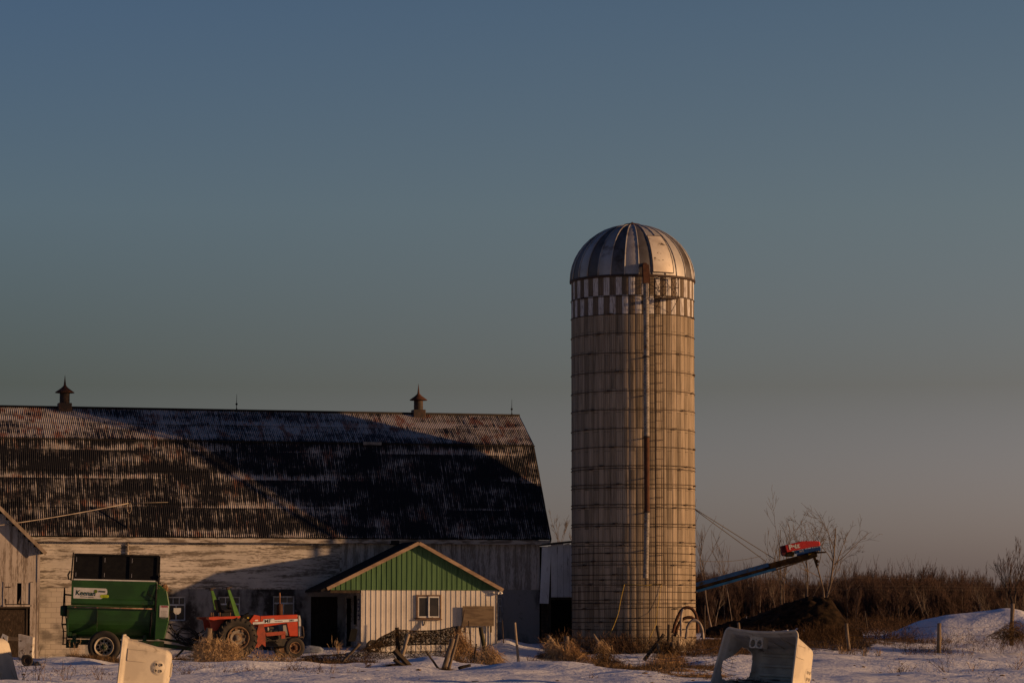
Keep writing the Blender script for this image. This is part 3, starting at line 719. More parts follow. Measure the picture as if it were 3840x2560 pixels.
# ================================================================== LINK SHED between barn and silo
ls = thing('link_shed', 'narrow link shed with pale tin cladding hanging between the barn and the silo', 'shed', (E0.x, E0.y, 0), BA)
LY = .05
la, lb_ = bx(2030, LY), bx(2160, LY)
zl, zr = bz(2034, 2046, LY), bz(2142, 2034, LY)
m = MB(); m.prism([(la, zl), (lb_, zr+.02), (lb_, zr+.10), (la, zl+.06)], LY-.12, LY+3, 'xz'); m.build('roof', M_woodd, ls)
pts = [bl(2033, 2050, LY), bl(2068, 2048, LY), bl(2057, 2262, LY-.14), bl(2024, 2261, LY-.14)]
M_clad = mat('dull_white_cladding', (.80, .80, .80), (.66, .66, .66), 2, (1, 1, .4), c3=(.2, .18, .17), s3=3, st3=(5, 1, .5), lo3=.6, hi3=.7)
m = MB(); m.add([p + Vector((0, 0, 0)) for p in pts] + [p + Vector((0, .03, 0)) for p in pts], [(0, 1, 2, 3), (4, 7, 6, 5), (0, 3, 7, 4), (1, 5, 6, 2), (2, 6, 7, 3)]); o = m.build('loose_cladding', M_clad, ls)
x0, x1, zb = bx(2066, LY), bx(2160, LY), bz(2100, 2238, LY)
m = MB(); n = 4
for k in range(n):
    a = x0+(x1-x0)*k/n; b = x0+(x1-x0)*(k+1)/n
    m.add([(a+.003, LY-.012, zb+.03*rnd.random()), (b-.003, LY-.012, zb+.03*rnd.random()), (b-.003, LY-.012, zl+(zr-zl)*.9), (a+.003, LY-.012, zl+(zr-zl)*.5), (a+.003, LY+.02, zb), (b-.003, LY+.02, zb)], [(0, 1, 2, 3), (4, 5, 1, 0)])
m.build('cladding', M_clad, ls)
m = MB(); m.bb(x0-.1, lb_, LY+.025, LY+.06, zb-.1, zl); m.bb(x0-.1, x0+.0, LY+.0, LY+.06, .1, zb-.1); m.build('frame', M_woodd, ls); m = MB(); m.bb(la, lb_+1.6, LY+1.0, LY+1.1, 0, zl); m.bb(x0-.1, lb_+.3, LY+.09, LY+.1, .1, zb-.05); m.build('opening_shade', M_dark, ls)  # near-black sheets behind the doorway stand in for its shade
m = MB(); z = .3
while z < bz(2045, 2262, LY): m.bb(la, x0-.11, LY+.0, LY+.02, z+.004, z+.14); z += .145
m.build('lower_boards', M_woodd, ls)

# ================================================================== SILO
SYc, SR = 116.0, 2.43
sc0 = P(2374, 1700, SYc); SXc = sc0.x
sg = float(gz(SXc, SYc))
silo = thing('silo', 'tall concrete stave silo with iron hoops, white checker band and ribbed zinc dome', 'silo', (SXc, SYc, 0))
def srow(row): return P(2374, row, SYc-SR).z                  # height of a row seen on the silo's front
ZT = srow(1033)
hoop_rows = [1108, 1176, 1249, 1321, 1392, 1464, 1534, 1606, 1675, 1745, 1756, 1814, 1827, 1889, 1901, 1962, 1972, 2031, 2044, 2073, 2103, 2117, 2153, 2173, 2191, 2217, 2248, 2261, 2281, 2317, 2331, 2359, 2390]
NS = 60; PITCH = (ZT-srow(1249))/3.0
m = MB()
sec = [(-.5, -.022), (-.43, .0), (-.22, .006), (-.185, -.010), (-.15, .006), (.12, .006), (.155, -.010), (.19, .006), (.43, .0), (.5, -.022)]
zbot = sg-.4
for s in range(NS):
    a0 = 2*math.pi*(s+.5)/NS
    off = .10 if s % 2 else -.06
    zs = [ZT]
    z = ZT-PITCH+off*.0
    k = 1
    while z > zbot+.2: zs.append(ZT-PITCH*k+(off if k > 2 else 0)); k += 1; z = ZT-PITCH*k
    zs.append(zbot)
    r_off = rnd.uniform(-.006, .008)
    tint = rnd.choice([0, 1, 1, 2])
    for i in range(len(zs)-1):
        zt_, zb_ = zs[i]-.006, zs[i+1]+.006
        if zt_-zb_ < .02: continue
        mi = tint if rnd.random() < .75 else rnd.choice([0, 1, 2])
        if i == 0: mi = 3 if s % 2 == 0 else 4
        elif i == 1: mi = 3 if s % 2 == 1 else 4
        tw = rnd.uniform(-.010, .010)
        vs = []
        for q, d in sec:
            an = a0 + q*2*math.pi/NS; rr = SR + d + r_off + tw*q
            vs += [(rr*math.cos(an), rr*math.sin(an), zt_), (rr*math.cos(an), rr*math.sin(an), zb_)]
        fs = [(2*j, 2*j+1, 2*j+3, 2*j+2) for j in range(len(sec)-1)]
        m.add(vs, fs, mi)
m.lathe([(SR-.016, zbot), (SR-.016, ZT)], 60, mi=5)
m.build('stave_wall', M_conc+[M_wpaint, M_bare, M_backing], silo, fixn=False)
# hoops with turnbuckle lugs
for i, row in enumerate(hoop_rows):
    z = srow(row); h = MB(); rr = SR+.022; n = 60
    sag = rnd.uniform(-.01, .01); ph = rnd.uniform(0, 6.28)
    pts = [(rr*math.cos(t), rr*math.sin(t), z+.012*math.sin(2*t+ph)+(.05*math.sin(t+2.2) if row in (2281,) else 0)) for t in np.linspace(0, 2*math.pi, n+1)]
    h.path(pts, .0135, 5, cap=False)
    for q in range(3):
        an = {0: -0.55, 1: -2.15, 2: 1.6}[q] + .33*((i*5) % 7 - 3)/3.0 + rnd.uniform(-.05, .05)
        c = Vector(((rr+.03)*math.cos(an), (rr+.03)*math.sin(an), z))
        t = Vector((-math.sin(an), math.cos(an), 0))
        h.bar(c-t*.075, c+t*.075, .055, .06, bev=.012); h.bar(c-t*.15+Vector((0, 0, -.012)), c+t*.14+Vector((0, 0, .014)), .022, .022)
    h.build('hoop', M_rustd, silo)
# dome
ND = 28; DH = P(2374, 845, SYc).z-ZT-.04; DR = SR+.035
def dpt(an, t, ex=0):          # t 0 at eave .. 1 at top
    el = t*math.pi/2; r = (DR+ex)*math.cos(el); return Vector((r*math.cos(an), r*math.sin(an), ZT+.04+(DH+ex)*math.sin(el)))
m = MB(); rows = 12
rr_ = random.Random(3)
for s in range(ND):
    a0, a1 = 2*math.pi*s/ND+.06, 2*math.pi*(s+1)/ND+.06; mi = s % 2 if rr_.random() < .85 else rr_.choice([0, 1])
    bulge = rr_.uniform(-.012, .012); tilt = rr_.uniform(-.012, .012)
    vs = []
    for j in range(rows+1):
        t = .975*j/rows
        for q in range(5):
            u = q/4; vs.append(dpt(a0+(a1-a0)*u, t, bulge*math.sin(math.pi*u)+tilt*(u-.5)))
    fs = [(j*5+q, j*5+q+1, (j+1)*5+q+1, (j+1)*5+q) for j in range(rows) for q in range(4)]
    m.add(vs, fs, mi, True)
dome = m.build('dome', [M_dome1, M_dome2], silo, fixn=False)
m = MB()
for s in range(ND):
    an = 2*math.pi*s/ND+.06; m.path([dpt(an, .96*t, .012) for t in np.linspace(0, 1, 12)], [.026]*9+[.02, .015, .01], 5)
m.build('seam_ribs', M_dome1, dome)
m = MB(); m.lathe([(DR-.05, ZT-.05), (DR+.03, ZT-.03), (DR+.035, ZT+.05), (DR-.02, ZT+.07)], 84); m.build('eave_band', M_rustd, dome)
zc = ZT+.04+DH
m = MB(); m.lathe([(.47, zc-.06), (.46, zc-.03), (.30, zc+.045), (.10, zc+.085), (.03, zc+.11), (.0, zc+.15)], 28); m.build('cap', M_rust, dome)
ha0, ha1 = math.atan2(-SR, .0), 0
def ang(px):               # angle on the silo seen at pixel column px (front side)
    s = max(-.999, min(.999, (px-2374)/232.0)); return -math.pi/2 + math.asin(s)
a0, a1 = ang(2440), ang(2516)
m = MB(); vs = []
for j in range(7):
    t = .03+.47*j/6
    for q in range(5): vs.append(dpt(a0+(a1-a0)*q/4, t, .045))
m.add(vs, [(j*5+q, j*5+q+1, (j+1)*5+q+1, (j+1)*5+q) for j in range(6) for q in range(4)], 0, True)
ed = [[dpt(a0, .03+.47*t, .035) for t in np.linspace(0, 1, 8)], [dpt(a1, .03+.47*t, .035) for t in np.linspace(0, 1, 8)], [dpt(a0+(a1-a0)*t, .50, .035) for t in np.linspace(0, 1, 5)], [dpt(a0+(a1-a0)*t, .03, .035) for t in np.linspace(0, 1, 5)]]
M_hatch = mat('scuffed_cream_hatch', (.58, .52, .44), (.46, .40, .33), 1.2, rough=.55, metal=.2, c3=(.07, .05, .035), s3=3.2, st3=(1, 1, 1.6), lo3=.60, hi3=.66)
hp = m.build('roof_hatch', M_hatch, dome, fixn=False)
m = MB()
for e in ed: m.path(e, .02, 5)
m.build('hatch_rim', M_rustd, hp)
# filler pipe
pa = ang(2409); pr = SR+.36
pc = Vector((pr*math.cos(-math.pi/2+.150), pr*math.sin(-math.pi/2+.150), 0))
def prow(row): return P(2410, row, SYc-pr).z
def pipe(r0, r1, rad, mt_, corr, name, dx0=0, dx1=0):
    z0, z1 = prow(r0), prow(r1); q = MB(); prof = []
    if corr:
        n = int((z0-z1)/.115)
        for k in range(n):
            zz = z0-(z0-z1)*k/n; dz = (z0-z1)/n
            prof += [(rad+.004, zz), (rad+.004, zz-dz*.16), (rad-.004, zz-dz*.2), (rad-.004, zz-dz*.96)]
        prof.append((rad, z1))
    else: prof = [(rad*.0+rad, z0), (rad, z1)]
    sh = Matrix(((1, 0, (dx1-dx0)/(z1-z0)), (0, 1, 0), (0, 0, 1)))
    vs0 = len(q.v); q.lathe(prof, 16, (pc.x, pc.y, 0))
    q.v = [(x+dx0+(dx1-dx0)*(z-z0)/(z1-z0), y, z) for x, y, z in q.v]
    return q.build(name, mt_, silo, fixn=False)
pipe(1062, 1638, .112, M_galv, True, 'filler_pipe')
pipe(1638, 1918, .100, M_rust, False, 'filler_pipe', 0, .0)
pipe(1918, 2166, .104, M_galv, True, 'filler_pipe', .0, -.06)
for r in (1337, 1637, 1918): MB().lathe([(.12, prow(r)-.03), (.135, prow(r)-.02), (.135, prow(r)+.02), (.12, prow(r)+.03)], 16, pc).build('pipe_collar', M_rustd, silo)
m = MB(); zt0, zb0 = prow(992), prow(1062)
dirn = Vector((math.cos(-math.pi/2+.15), math.sin(-math.pi/2+.15), 0)); tn = Vector((-dirn.y, dirn.x, 0))
def chbox(q, lo, hi, w0, w1, in0, in1):
    vs = []
    for z, wd, inn in ((lo, w0, in0), (hi, w1, in1)):
        for a, b in ((-1, -1), (1, -1), (1, 1), (-1, 1)): vs.append(pc - dirn*inn + tn*a*wd + dirn*b*.13 + Vector((0, 0, z)))
    q.add(vs, [(0, 1, 2, 3), (4, 7, 6, 5), (0, 4, 5, 1), (1, 5, 6, 2), (2, 6, 7, 3), (3, 7, 4, 0)])
chbox(m, zb0, zb0+.25, .125, .125, 0, 0.0); chbox(m, zb0+.25, zt0, .13, .115, 0.0, .12); chbox(m, zt0-.02, zt0+.10, .105, .05, .16, .34)
m.build('spout', M_rust, silo)
for row in (1130, 1337, 1480, 1640, 1790, 1920, 2060): 
    m = MB(); z = prow(row); m.tube(pc+Vector((0, 0, z)), pc-dirn*.36+tn*.10+Vector((0, 0, z)), .014, n=5); m.tube(pc+Vector((0, 0, z)), pc-dirn*.36-tn*.10+Vector((0, 0, z)), .014, n=5); m.build('pipe_bracket', M_rustd, silo)
# ladder
lan = ang(2457); lr = SR+.17; ld = Vector((math.cos(lan), math.sin(lan), 0)); lt = Vector((-ld.y, ld.x, 0)); lc = ld*lr
def lrow(row): return P(2457, row, SYc-lr).z
m = MB()
for sgn in (-1, 1): m.tube(lc+lt*.165*sgn+Vector((0, 0, lrow(1040))), lc+lt*.165*sgn+Vector((0, 0, lrow(2192))), .014, n=6)
ladder = m.build('ladder', M_rustd, silo)
z = lrow(2188); zz = lrow(1050)
k = 0
while z < zz:
    m = MB(); m.tube(lc-lt*.165+Vector((0, 0, z)), lc+lt*.165+Vector((0, 0, z)), .011, n=5)
    if k % 3 == 0:
        for sgn in (-1, 1): m.tube(lc+lt*.165*sgn+Vector((0, 0, z)), lc-ld*.16+lt*.165*sgn+Vector((0, 0, z)), .011, n=5)
    m.build('rung', M_rustd, ladder); z += .37; k += 1
# platform basket
pb0, pb1 = ang(2440), ang(2508)
zf, zh = P(2470, 1116, SYc-SR-.3).z, P(2470, 1040, SYc-SR-.3).z
amid = (pb0+pb1)/2; bd = Vector((math.cos(amid), math.sin(amid), 0)); bt = Vector((-bd.y, bd.x, 0))
m = MB(); hw = .37
c = [bd*(SR+.08)-bt*hw, bd*(SR+.08)+bt*hw, bd*(SR+.66)+bt*hw, bd*(SR+.66)-bt*hw]
m.prism([(p.x, p.y) for p in c], zf-.03, zf, 'xy'); plat = m.build('platform', M_rustd, silo)
up = Vector((0, 0, 1)); m = MB()
for p in c: m.tube(p+up*zf, p+up*zh, .015, n=6)
for i in range(4):
    a, b = c[i], c[(i+1) % 4]
    m.tube(a+up*zh, b+up*zh, .015, n=6)
    if i != 0:
        m.tube(a+up*(zf+.4), b+up*(zf+.4), .010, n=5); m.tube(a+up*zf, b+up*zh, .010, n=5); m.tube(b+up*zf, a+up*zh, .010, n=5)
m.tube(c[3]+up*(zf), bd*(SR+.05)-bt*hw+up*(zf-.5), .012, n=5); m.tube(c[2]+up*(zf), bd*(SR+.05)+bt*hw+up*(zf-.5), .012, n=5)
m.build('railing', M_rustd, plat)
# twine hanging on the silo
def silo_pt(px, row, ex=.06): 
    an = ang(px); rr = SR+ex; return Vector((SXc+rr*math.cos(an), SYc+rr*math.sin(an), P(px, row, SYc+rr*math.sin(an)).z))
tw = MB().path([silo_pt(2332, 2190), silo_pt(2320, 2240), silo_pt(2311, 2300, .12), silo_pt(2304, 2340, .4), silo_pt(2297, 2385, .8)], .011, 5).build('twine', M_rope); tag(tw, 'yellow twine strand hanging down the shaded side of the silo', 'twine', 'twine strands on the silo')
tw = MB().path([silo_pt(2466, 2190), silo_pt(2458, 2230), silo_pt(2446, 2290, .15), silo_pt(2432, 2340, .5), silo_pt(2395, 2420, 1.1)], .009, 5).build('twine', M_rope); tag(tw, 'yellow twine strand hanging from the foot of the silo ladder', 'twine', 'twine strands on the silo')
tw = MB().path([silo_pt(2333, 2190, .05), silo_pt(2370, 2191, .06), silo_pt(2400, 2194, .3), silo_pt(2430, 2191, .1), silo_pt(2466, 2190, .06)], .009, 5).build('twine', M_rope); tag(tw, 'twine strand tied across the silo below the filler pipe', 'twine', 'twine strands on the silo')

# ================================================================== CONVEYOR behind the silo
CY = 121.5
cv = thing('conveyor', 'blue inclined manure conveyor with red drive cover behind the silo', 'conveyor', P(2560, 2230, CY))
co = cv.location
def cp(px, py, dy=0): return P(px, py, CY+dy) - co
a, b = cp(2480, 2243), cp(3062, 2083)
dv = (b-a).normalized(); nv = Vector((-dv.z, 0, dv.x)); D = Vector((0, 1, 0))
kk = cp(2885, 2132)
wB = .33
m = MB(); m.bar(a-nv*.11-D*wB/1, cp(2905, 2126)-nv*.07-D*wB, .05, .10); m.bar(a-nv*.11+D*wB, cp(2905, 2126)-nv*.07+D*wB, .05, .10); rail = m.build('lower_rail', mat('turquoise_rail_paint', (.004, .080, .25), (.004, .05, .16), 2.5, c3=(.03, .03, .03), s3=5, lo3=.62, hi3=.72, rough=.5), cv)
m = MB(); m.bar(a+nv*.17-D*wB, kk+nv*.18-D*wB, .04, .16); m.bar(a+nv*.17+D*wB, kk+nv*.18+D*wB, .04, .16); m.build('upper_rail', M_blue, cv)
m = MB(); m.bar(a+nv*.03, b+nv*.04, .6, .16, bev=.02); m.bar(a+nv*.02-D*.31, kk-D*.31, .02, .2); m.build('trough', M_mud, cv)
m = MB()
for t in np.linspace(.05, .95, 26):
    p = a.lerp(b, t)+nv*.13; m.bar(p-D*.27, p+D*.27, .03, .05)
m.build('flights', M_mud, cv)
m = MB()
m.bar(kk+nv*.12-D*wB, b+nv*.10-D*wB, .05, .20); m.bar(kk+nv*.12+D*wB, b+nv*.10+D*wB, .05, .20); m.build('head_section', M_mud, cv)
m = MB(); m.bar(kk-nv*.12-D*.2+dv*.05, cp(3060, 2082)-nv*.03-D*.2, .06, .06); m.build('brace', M_rustd, cv)
m = MB(); m.tube(cp(3040, 2072)-D*.4, cp(3093, 2070)-D*.4, .035); m.bar(cp(3052, 2085), cp(3064, 2120), .12, .10); m.ico(cp(3064, 2103), .09, 1, jit=.2); m.tube(cp(3061, 2105), cp(3062, 2126), .03); m.build('caked_end', M_mud, cv)
# red cover
def cc(x, y): return (2860+x/6.533, 1960+y/6.533)
out = [(520, 545), (930, 450), (1130, 446), (1290, 447), (1370, 457), (1392, 550), (1345, 572), (1200, 590), (860, 660), (562, 725)]
poly = [cp(*cc(x, y)) for x, y in out]
m = MB(); m.prism([(p.x, p.z) for p in poly], -.42, .35, 'xz')
for v_ in (0,): pass
cov = m.build('drive_cover', M_reds, cv)
bm = bmesh.new(); bm.from_mesh(cov.data); bmesh.ops.bevel(bm, geom=bm.edges[:], offset=.035, segments=2, profile=.5, affect='EDGES'); bm.to_mesh(cov.data); bm.free()
m = MB(); pl_ = [cp(*cc(x, y)) for x, y in ((515, 548), (556, 725), (500, 812), (462, 770), (434, 568))]
m.prism([(p.x, p.z) for p in pl_], -.36, .30, 'xz'); m.build('cover_end', mat('dull_dark_red', (.10, .015, .02), (.05, .012, .015), 3), cov)
dvc = (Vector(cp(*cc(1200, 590)))-Vector(cp(*cc(560, 725)))).normalized()
org = cp(*cc(632, 655)); rotm = Matrix.Rotation(-math.atan2(dvc.z, dvc.x)*1.0, 4, 'Y')
Mt = Matrix.Translation((org.x, -.426, org.z)) @ rotm @ Matrix.Rotation(math.pi/2, 4, 'X')
text_part('lettering', 'Patz', .27, M_decal, cov, Mt, bold=.016, sx=.95, shear=0)
m = MB()
p0, p1 = cp(*cc(790, 720)), cp(*cc(1400, 625)); m.bar(p0-D*.28, p1-D*.28, .06, .13); m.bar(cp(*cc(820, 790))-D*.28, cp(*cc(1400, 660))-D*.28, .05, .09); m.bar(p0+D*.25, p1+D*.25, .06, .13)
for x in (820, 1000, 1180, 1360): q = cp(*cc(x, 745-(x-820)*.17)); m.bar(q-D*.28, q-D*.28+Vector((0, 0, .18)), .04, .05)
m.build('motor_frame', M_blue, cv)
q = cp(*cc(650, 760)); m = MB(); m.lathe([(.0, -.2), (.10, -.2), (.11, -.12), (.11, .12), (.10, .2), (0, .2)], 14, q, Matrix.Rotation(math.pi/2, 3, 'Y')); m.build('motor', mat('olive_motor', (.16, .13, .05), (.08, .06, .03), 5), cv)
q = cp(*cc(960, 725)); text_part('plate_lettering', 'PATZ', .09, M_decal, cv, Matrix.Translation((q.x-.12, -.33, q.z)) @ rotm @ Matrix.Rotation(math.pi/2, 4, 'X'), sx=.8)
m = MB(); 
for i in range(7): q = cp(*cc(1105+i*38, 765-i*9)); m.lathe([(.025, -.012), (.037, 0), (.025, .012)], 8, (q.x, -.36, q.z), Matrix.Rotation(math.pi/2, 3, 'X'))
m.build('drive_chain', M_rope, cv)
wire('guy_cable', [silo_pt(2604, 1912, .03), P(2872, 2104, CY-.25)], .016, M_wire, 'lower of two guy cables running from the silo down to the blue conveyor', 'cable', group='conveyor guy cables')
wire('guy_cable', [silo_pt(2602, 1908, .03), P(2902, 2093, CY+.25)], .016, M_wire, 'upper of two guy cables running from the silo down to the blue conveyor', 'cable', group='conveyor guy cables')
wire('overhead_wire', [silo_pt(2605, 2100, .05), P(2852, 2084, CY)], .010, M_wire, 'nearly level wire from the silo side to the conveyor', 'wire', sag=.12)

# ================================================================== bent pipes at the silo foot
def bent(pts, r, mt_, label, Y):
    cs = [P(a, b, Y+(c if len(t) > 2 else 0)) for t in pts for a, b, c in [t if len(t) > 2 else (*t, 0)]]
    out = []
    for i in range(len(cs)-1):                     # Catmull-Rom
        p0, p1, p2, p3 = cs[max(i-1, 0)], cs[i], cs[i+1], cs[min(i+2, len(cs)-1)]
        for t in np.linspace(0, 1, 6, endpoint=False):
            out.append(.5*((2*p1)+(p2-p0)*t+(2*p0-5*p1+4*p2-p3)*t*t+(3*p1-p0-3*p2+p3)*t**3))
    out.append(cs[-1]); o = MB().path(out, r, 10).build('bent_pipe', mt_); return tag(o, label, 'pipe', 'curved pipes at the silo foot')
M_pipeg = mat('scuffed_grey_pipe', (.30, .26, .22), (.15, .12, .10), 4, rough=.6, metal=.3)
bent([(2523, 2372), (2534, 2330), (2553, 2290), (2572, 2277), (2592, 2280), (2608, 2300), (2615, 2332), (2616, 2372)], .06, M_rust, 'rusty brown curved pipe arching highest at the silo foot', 112.2)
bent([(2554, 2385), (2554, 2340), (2556, 2300), (2562, 2282)], .045, M_pipeg, 'upright dull grey curved pipe leaning inside the rusty arch', 111.9)
bent([(2530, 2385), (2545, 2340), (2565, 2318), (2590, 2313), (2604, 2322)], .06, M_rust, 'lower rusty curved pipe behind the grey arch', 112.5)
bent([(2572, 2395), (2578, 2350), (2592, 2328), (2608, 2324), (2624, 2336), (2634, 2362), (2637, 2395)], .05, M_pipeg, 'scuffed grey pipe bent into a small arch right of the silo', 111.6)

# ================================================================== GREEN FEED MIXER WAGON
WY0 = 106.6
wg = G(400, WY0); wz = P(400, 2482, WY0).z
wag = thing('feed_mixer_wagon', 'green feed mixer wagon with white lettered sign and black top panels', 'wagon', (wg.x, wg.y, wz), 0, None, (0, R(1.3), R(6)))
S_ = FPX/WY0
def wq(x, y):                       # wagon local x, z from the zoomed crop of the photo
    px, py = 220+x/3.563, 2060+y/3.563
    return ((px-400)/S_, (2482-py)/S_ + math.tan(R(1.3))*(px-400)/S_)
def poly_w(pts): return [wq(*p) for p in pts]
# tub: drum belly + sloping sides
x0, x1 = wq(150, 900)[0], wq(1310, 900)[0]
def section(zs):                    # near-side profile (y) by height, drum axis at 1.6
    out = []
    for z in zs:
        if z < 1.62: out.append((-math.sqrt(max(0, .80**2-(1.62-z)**2))-.10, z))
        elif z < 2.04: out.append((-.90-.05*(z-1.62)/.42, z))
        else: out.append((-.95-.14*(z-2.04)/.9, z))
    return out
zb = [.84, .87, .92, 1.0, 1.1, 1.22, 1.36, 1.5, 1.62, 1.85, 2.02]
low = section(zb); prof_l = low + [(-y, z) for y, z in low[::-1]]
m = MB(); m.prism(prof_l, x0, x1-.02, 'yz'); m.build('tub', M_green, wag)
up_ = [(-.94, 2.03), (-1.0, 2.10), (-1.0, 2.24), (-.965, 2.27), (-1.03, 2.92), (1.03, 2.92), (.94, 2.03)]
m = MB(); m.prism(up_, wq(190, 700)[0], wq(1300, 700)[0], 'yz'); ub = m.build('upper_body', M_green, wag)
m = MB(); zt1 = 2.95; m.bb(wq(215, 0)[0], wq(1285, 0)[0], -1.045, -.99, 2.922, 2.965); m.build('top_strip', M_decal, ub); m = MB(); m.bb(wq(215, 0)[0], wq(1285, 0)[0], .99, 1.045, 2.922, 2.965); m.build('top_strip', M_decal, ub)
m = MB(); zz = wq(700, 785)[1]; m.path([(wq(190, 0)[0], -1.03, zz), (wq(1290, 0)[0], -1.03, zz)], .022, 6)
for x in (250, 540, 850, 1170): m.bb(wq(x, 0)[0]-.03, wq(x, 0)[0]+.03, -1.06, -.99, zz-.02, zz+.02)
m.build('hinge_rail', mat('pinkish_worn_rail', (.32, .20, .16), (.2, .1, .07), 5), wag)
m = MB(); xx = wq(540, 0)[0]; m.bb(xx-.012, xx+.012, -.975, -.88, 1.0, 2.0); m.bb(x0-.02, x0+.05, -.95, .95, 1.0, 2.02); m.bb(x1-.05, x1+.0, -.97, .97, .86, 2.04); m.build('seams', M_greend, wag)
# black folding top panels
a, b = wq(205, 0)[0], wq(1322, 0)[0]; zb0, zb1 = 2.93, 3.86
m = MB()
def tp(x, z, o=0): return (x, -1.0+.30*(z-zb0)/(zb1-zb0)-o, z)
def tbox(q, xa, xb, za, zc, th, o=0):
    vs = [Vector(tp(x, z, o))+Vector((0, d, 0)) for x in (xa, xb) for d in (0, th) for z in (za, zc)]
    q.add(vs, [(0,1,3,2),(4,6,7,5),(0,4,5,1),(2,3,7,6),(0,2,6,4),(1,5,7,3)])
tbox(m, a, b, zb0+.02, zb1, .02); top = m.build('top_panel', M_black, wag)
m = MB()
for x in (a, a+(b-a)*.335, a+(b-a)*.655, b-.07): tbox(m, x, x+.07, zb0, zb1+.02, .03, .045)
tbox(m, a+.07, b-.07, zb1-.05, zb1+.02, .03, .045); tbox(m, a+.07, b-.07, zb0, zb0+.06, .03, .045)
m.build('panel_frame', M_black, top)
m = MB()
for x in (a+.09, a+(b-a)*.335+.085, a+(b-a)*.655+.085):
    tbox(m, x, x+.012, zb0+.12, zb0+.26, .012, .05); tbox(m, x, x+.012, zb1-.28, zb1-.12, .012, .05)
m.build('bright_edges', M_silver, top)
m = MB(); m.tube((a-.07, -1.0, 2.9), (a-.03, -.72, 3.9), .025); m.build('lift_arm', M_black, wag); m = MB(); m.tube((b+.03, -1.0, 2.9), (b+.02, -.72, 3.85), .025); m.build('lift_arm', M_black, wag)
for xx, zc in ((a-.10, 3.1), (b+.06, 3.02)): MB().path([(xx, -1.02, zc+.14), (xx-.08, -1.02, zc), (xx-.05, -1.02, zc-.16), (xx+.04, -1.02, zc-.14)], .035, 6).build('lift_hook', M_black, wag)
# front case
fp = poly_w([(1330, 470), (1365, 500), (1440, 565), (1477, 745), (1475, 962), (1425, 1195), (1297, 1195), (1310, 800)])
m = MB(); m.prism(fp, -.98, .98, 'xz'); fc = m.build('front_case', M_green, wag)
bm = bmesh.new(); bm.from_mesh(fc.data); bmesh.ops.bevel(bm, geom=bm.edges[:], offset=.02, segments=1, affect='EDGES'); bm.to_mesh(fc.data); bm.free()
m = MB(); q0, q1 = wq(1322, 470), wq(1312, 1195); m.bar((q0[0], -1.0, q0[1]), (q1[0], -1.0, q1[1]), .04, .05); zz = wq(1400, 960)[1]; m.bar((wq(1312, 0)[0], -.992, zz), (wq(1473, 0)[0], -.992, zz), .02, .015); m.build('case_flange', M_green, fc)
m = MB(); q0, q1 = wq(1353, 752), wq(1470, 908); m.bb(q0[0], q1[0], -.995, -.983, q1[1], q0[1]); cs = m.build('caution_sign', M_decal, wag)
MX = Matrix.Rotation(math.pi/2, 4, 'X')
q = wq(1366, 775); text_part('caution_lettering', 'CAUTION', .070, M_redink, cs, Matrix.Translation((q[0], -.998, q[1])) @ MX, bold=.004, sx=.80)
m = MB()
for k in range(11):
    zz = wq(0, 795+k*10)[1]; m.bb(wq(1368, 0)[0], wq(1455-(k*37 % 23), 0)[0], -.997, -.9955, zz, zz+.008)
m.build('caution_text_lines', mat('grey_ink', (.25, .24, .23)), cs)
# big white sign
def upy(z): return -.965-.065*(z-2.27)/.65
sg_pts = poly_w([(218, 515), (640, 531), (656, 545), (660, 575), (655, 605), (600, 611), (575, 615), (566, 640), (585, 655), (602, 655), (580, 667), (218, 658)])
m = MB(); m.add([(x, upy(z)-.006, z) for x, z in sg_pts] + [(x, upy(z), z) for x, z in sg_pts], [tuple(range(12))] + [(i, (i+1) % 12, 12+(i+1) % 12, 12+i) for i in range(12)]); sgn = m.build('sign', M_decal, wag)
tl = math.atan2(.065, .65)
def on_up(x, y, e): 
    q = wq(x, y); return Matrix.Translation((q[0], upy(q[1])-e, q[1])) @ Matrix.Rotation(-R(1.3)*0+R(1.9), 4, 'Y') @ Matrix.Rotation(math.pi/2+tl, 4, 'X')
text_part('lettering', 'Keenan', .245, M_gink, sgn, on_up(243, 612, .010), bold=.004, shear=.12, sx=.96)
text_part('lettering', 'SYSTEM', .075, M_gink, sgn, on_up(540, 577, .010), bold=.003, shear=.25, sx=.98)
text_part('lettering', 'Better Farming - Better Food', .042, M_gink, sgn, on_up(310, 640, .010), sx=.95)
def blob(pts, name, mt_, e):
    q = [wq(*p) for p in pts]; n = len(q); b_ = MB(); b_.add([(x, upy(z)-e, z) for x, z in q]+[(x, upy(z)-e+.004, z) for x, z in q], [tuple(range(n))]+[(i, (i+1) % n, n+(i+1) % n, n+i) for i in range(n)]); b_.build(name, mt_, sgn)
blob([(507+24*math.cos(t), 567+24*math.sin(t)) for t in np.linspace(0, 2*math.pi, 20, endpoint=False)], 'dot', M_odecal, .011)
blob([(587+20*math.cos(t), 631+21*math.sin(t)) for t in np.linspace(math.pi/2, 3*math.pi/2, 9)] + [(664+20*math.cos(t), 633+20*math.sin(t)) for t in np.linspace(-math.pi/2, math.pi/2, 9)], 'pill', M_ydecal, .010)
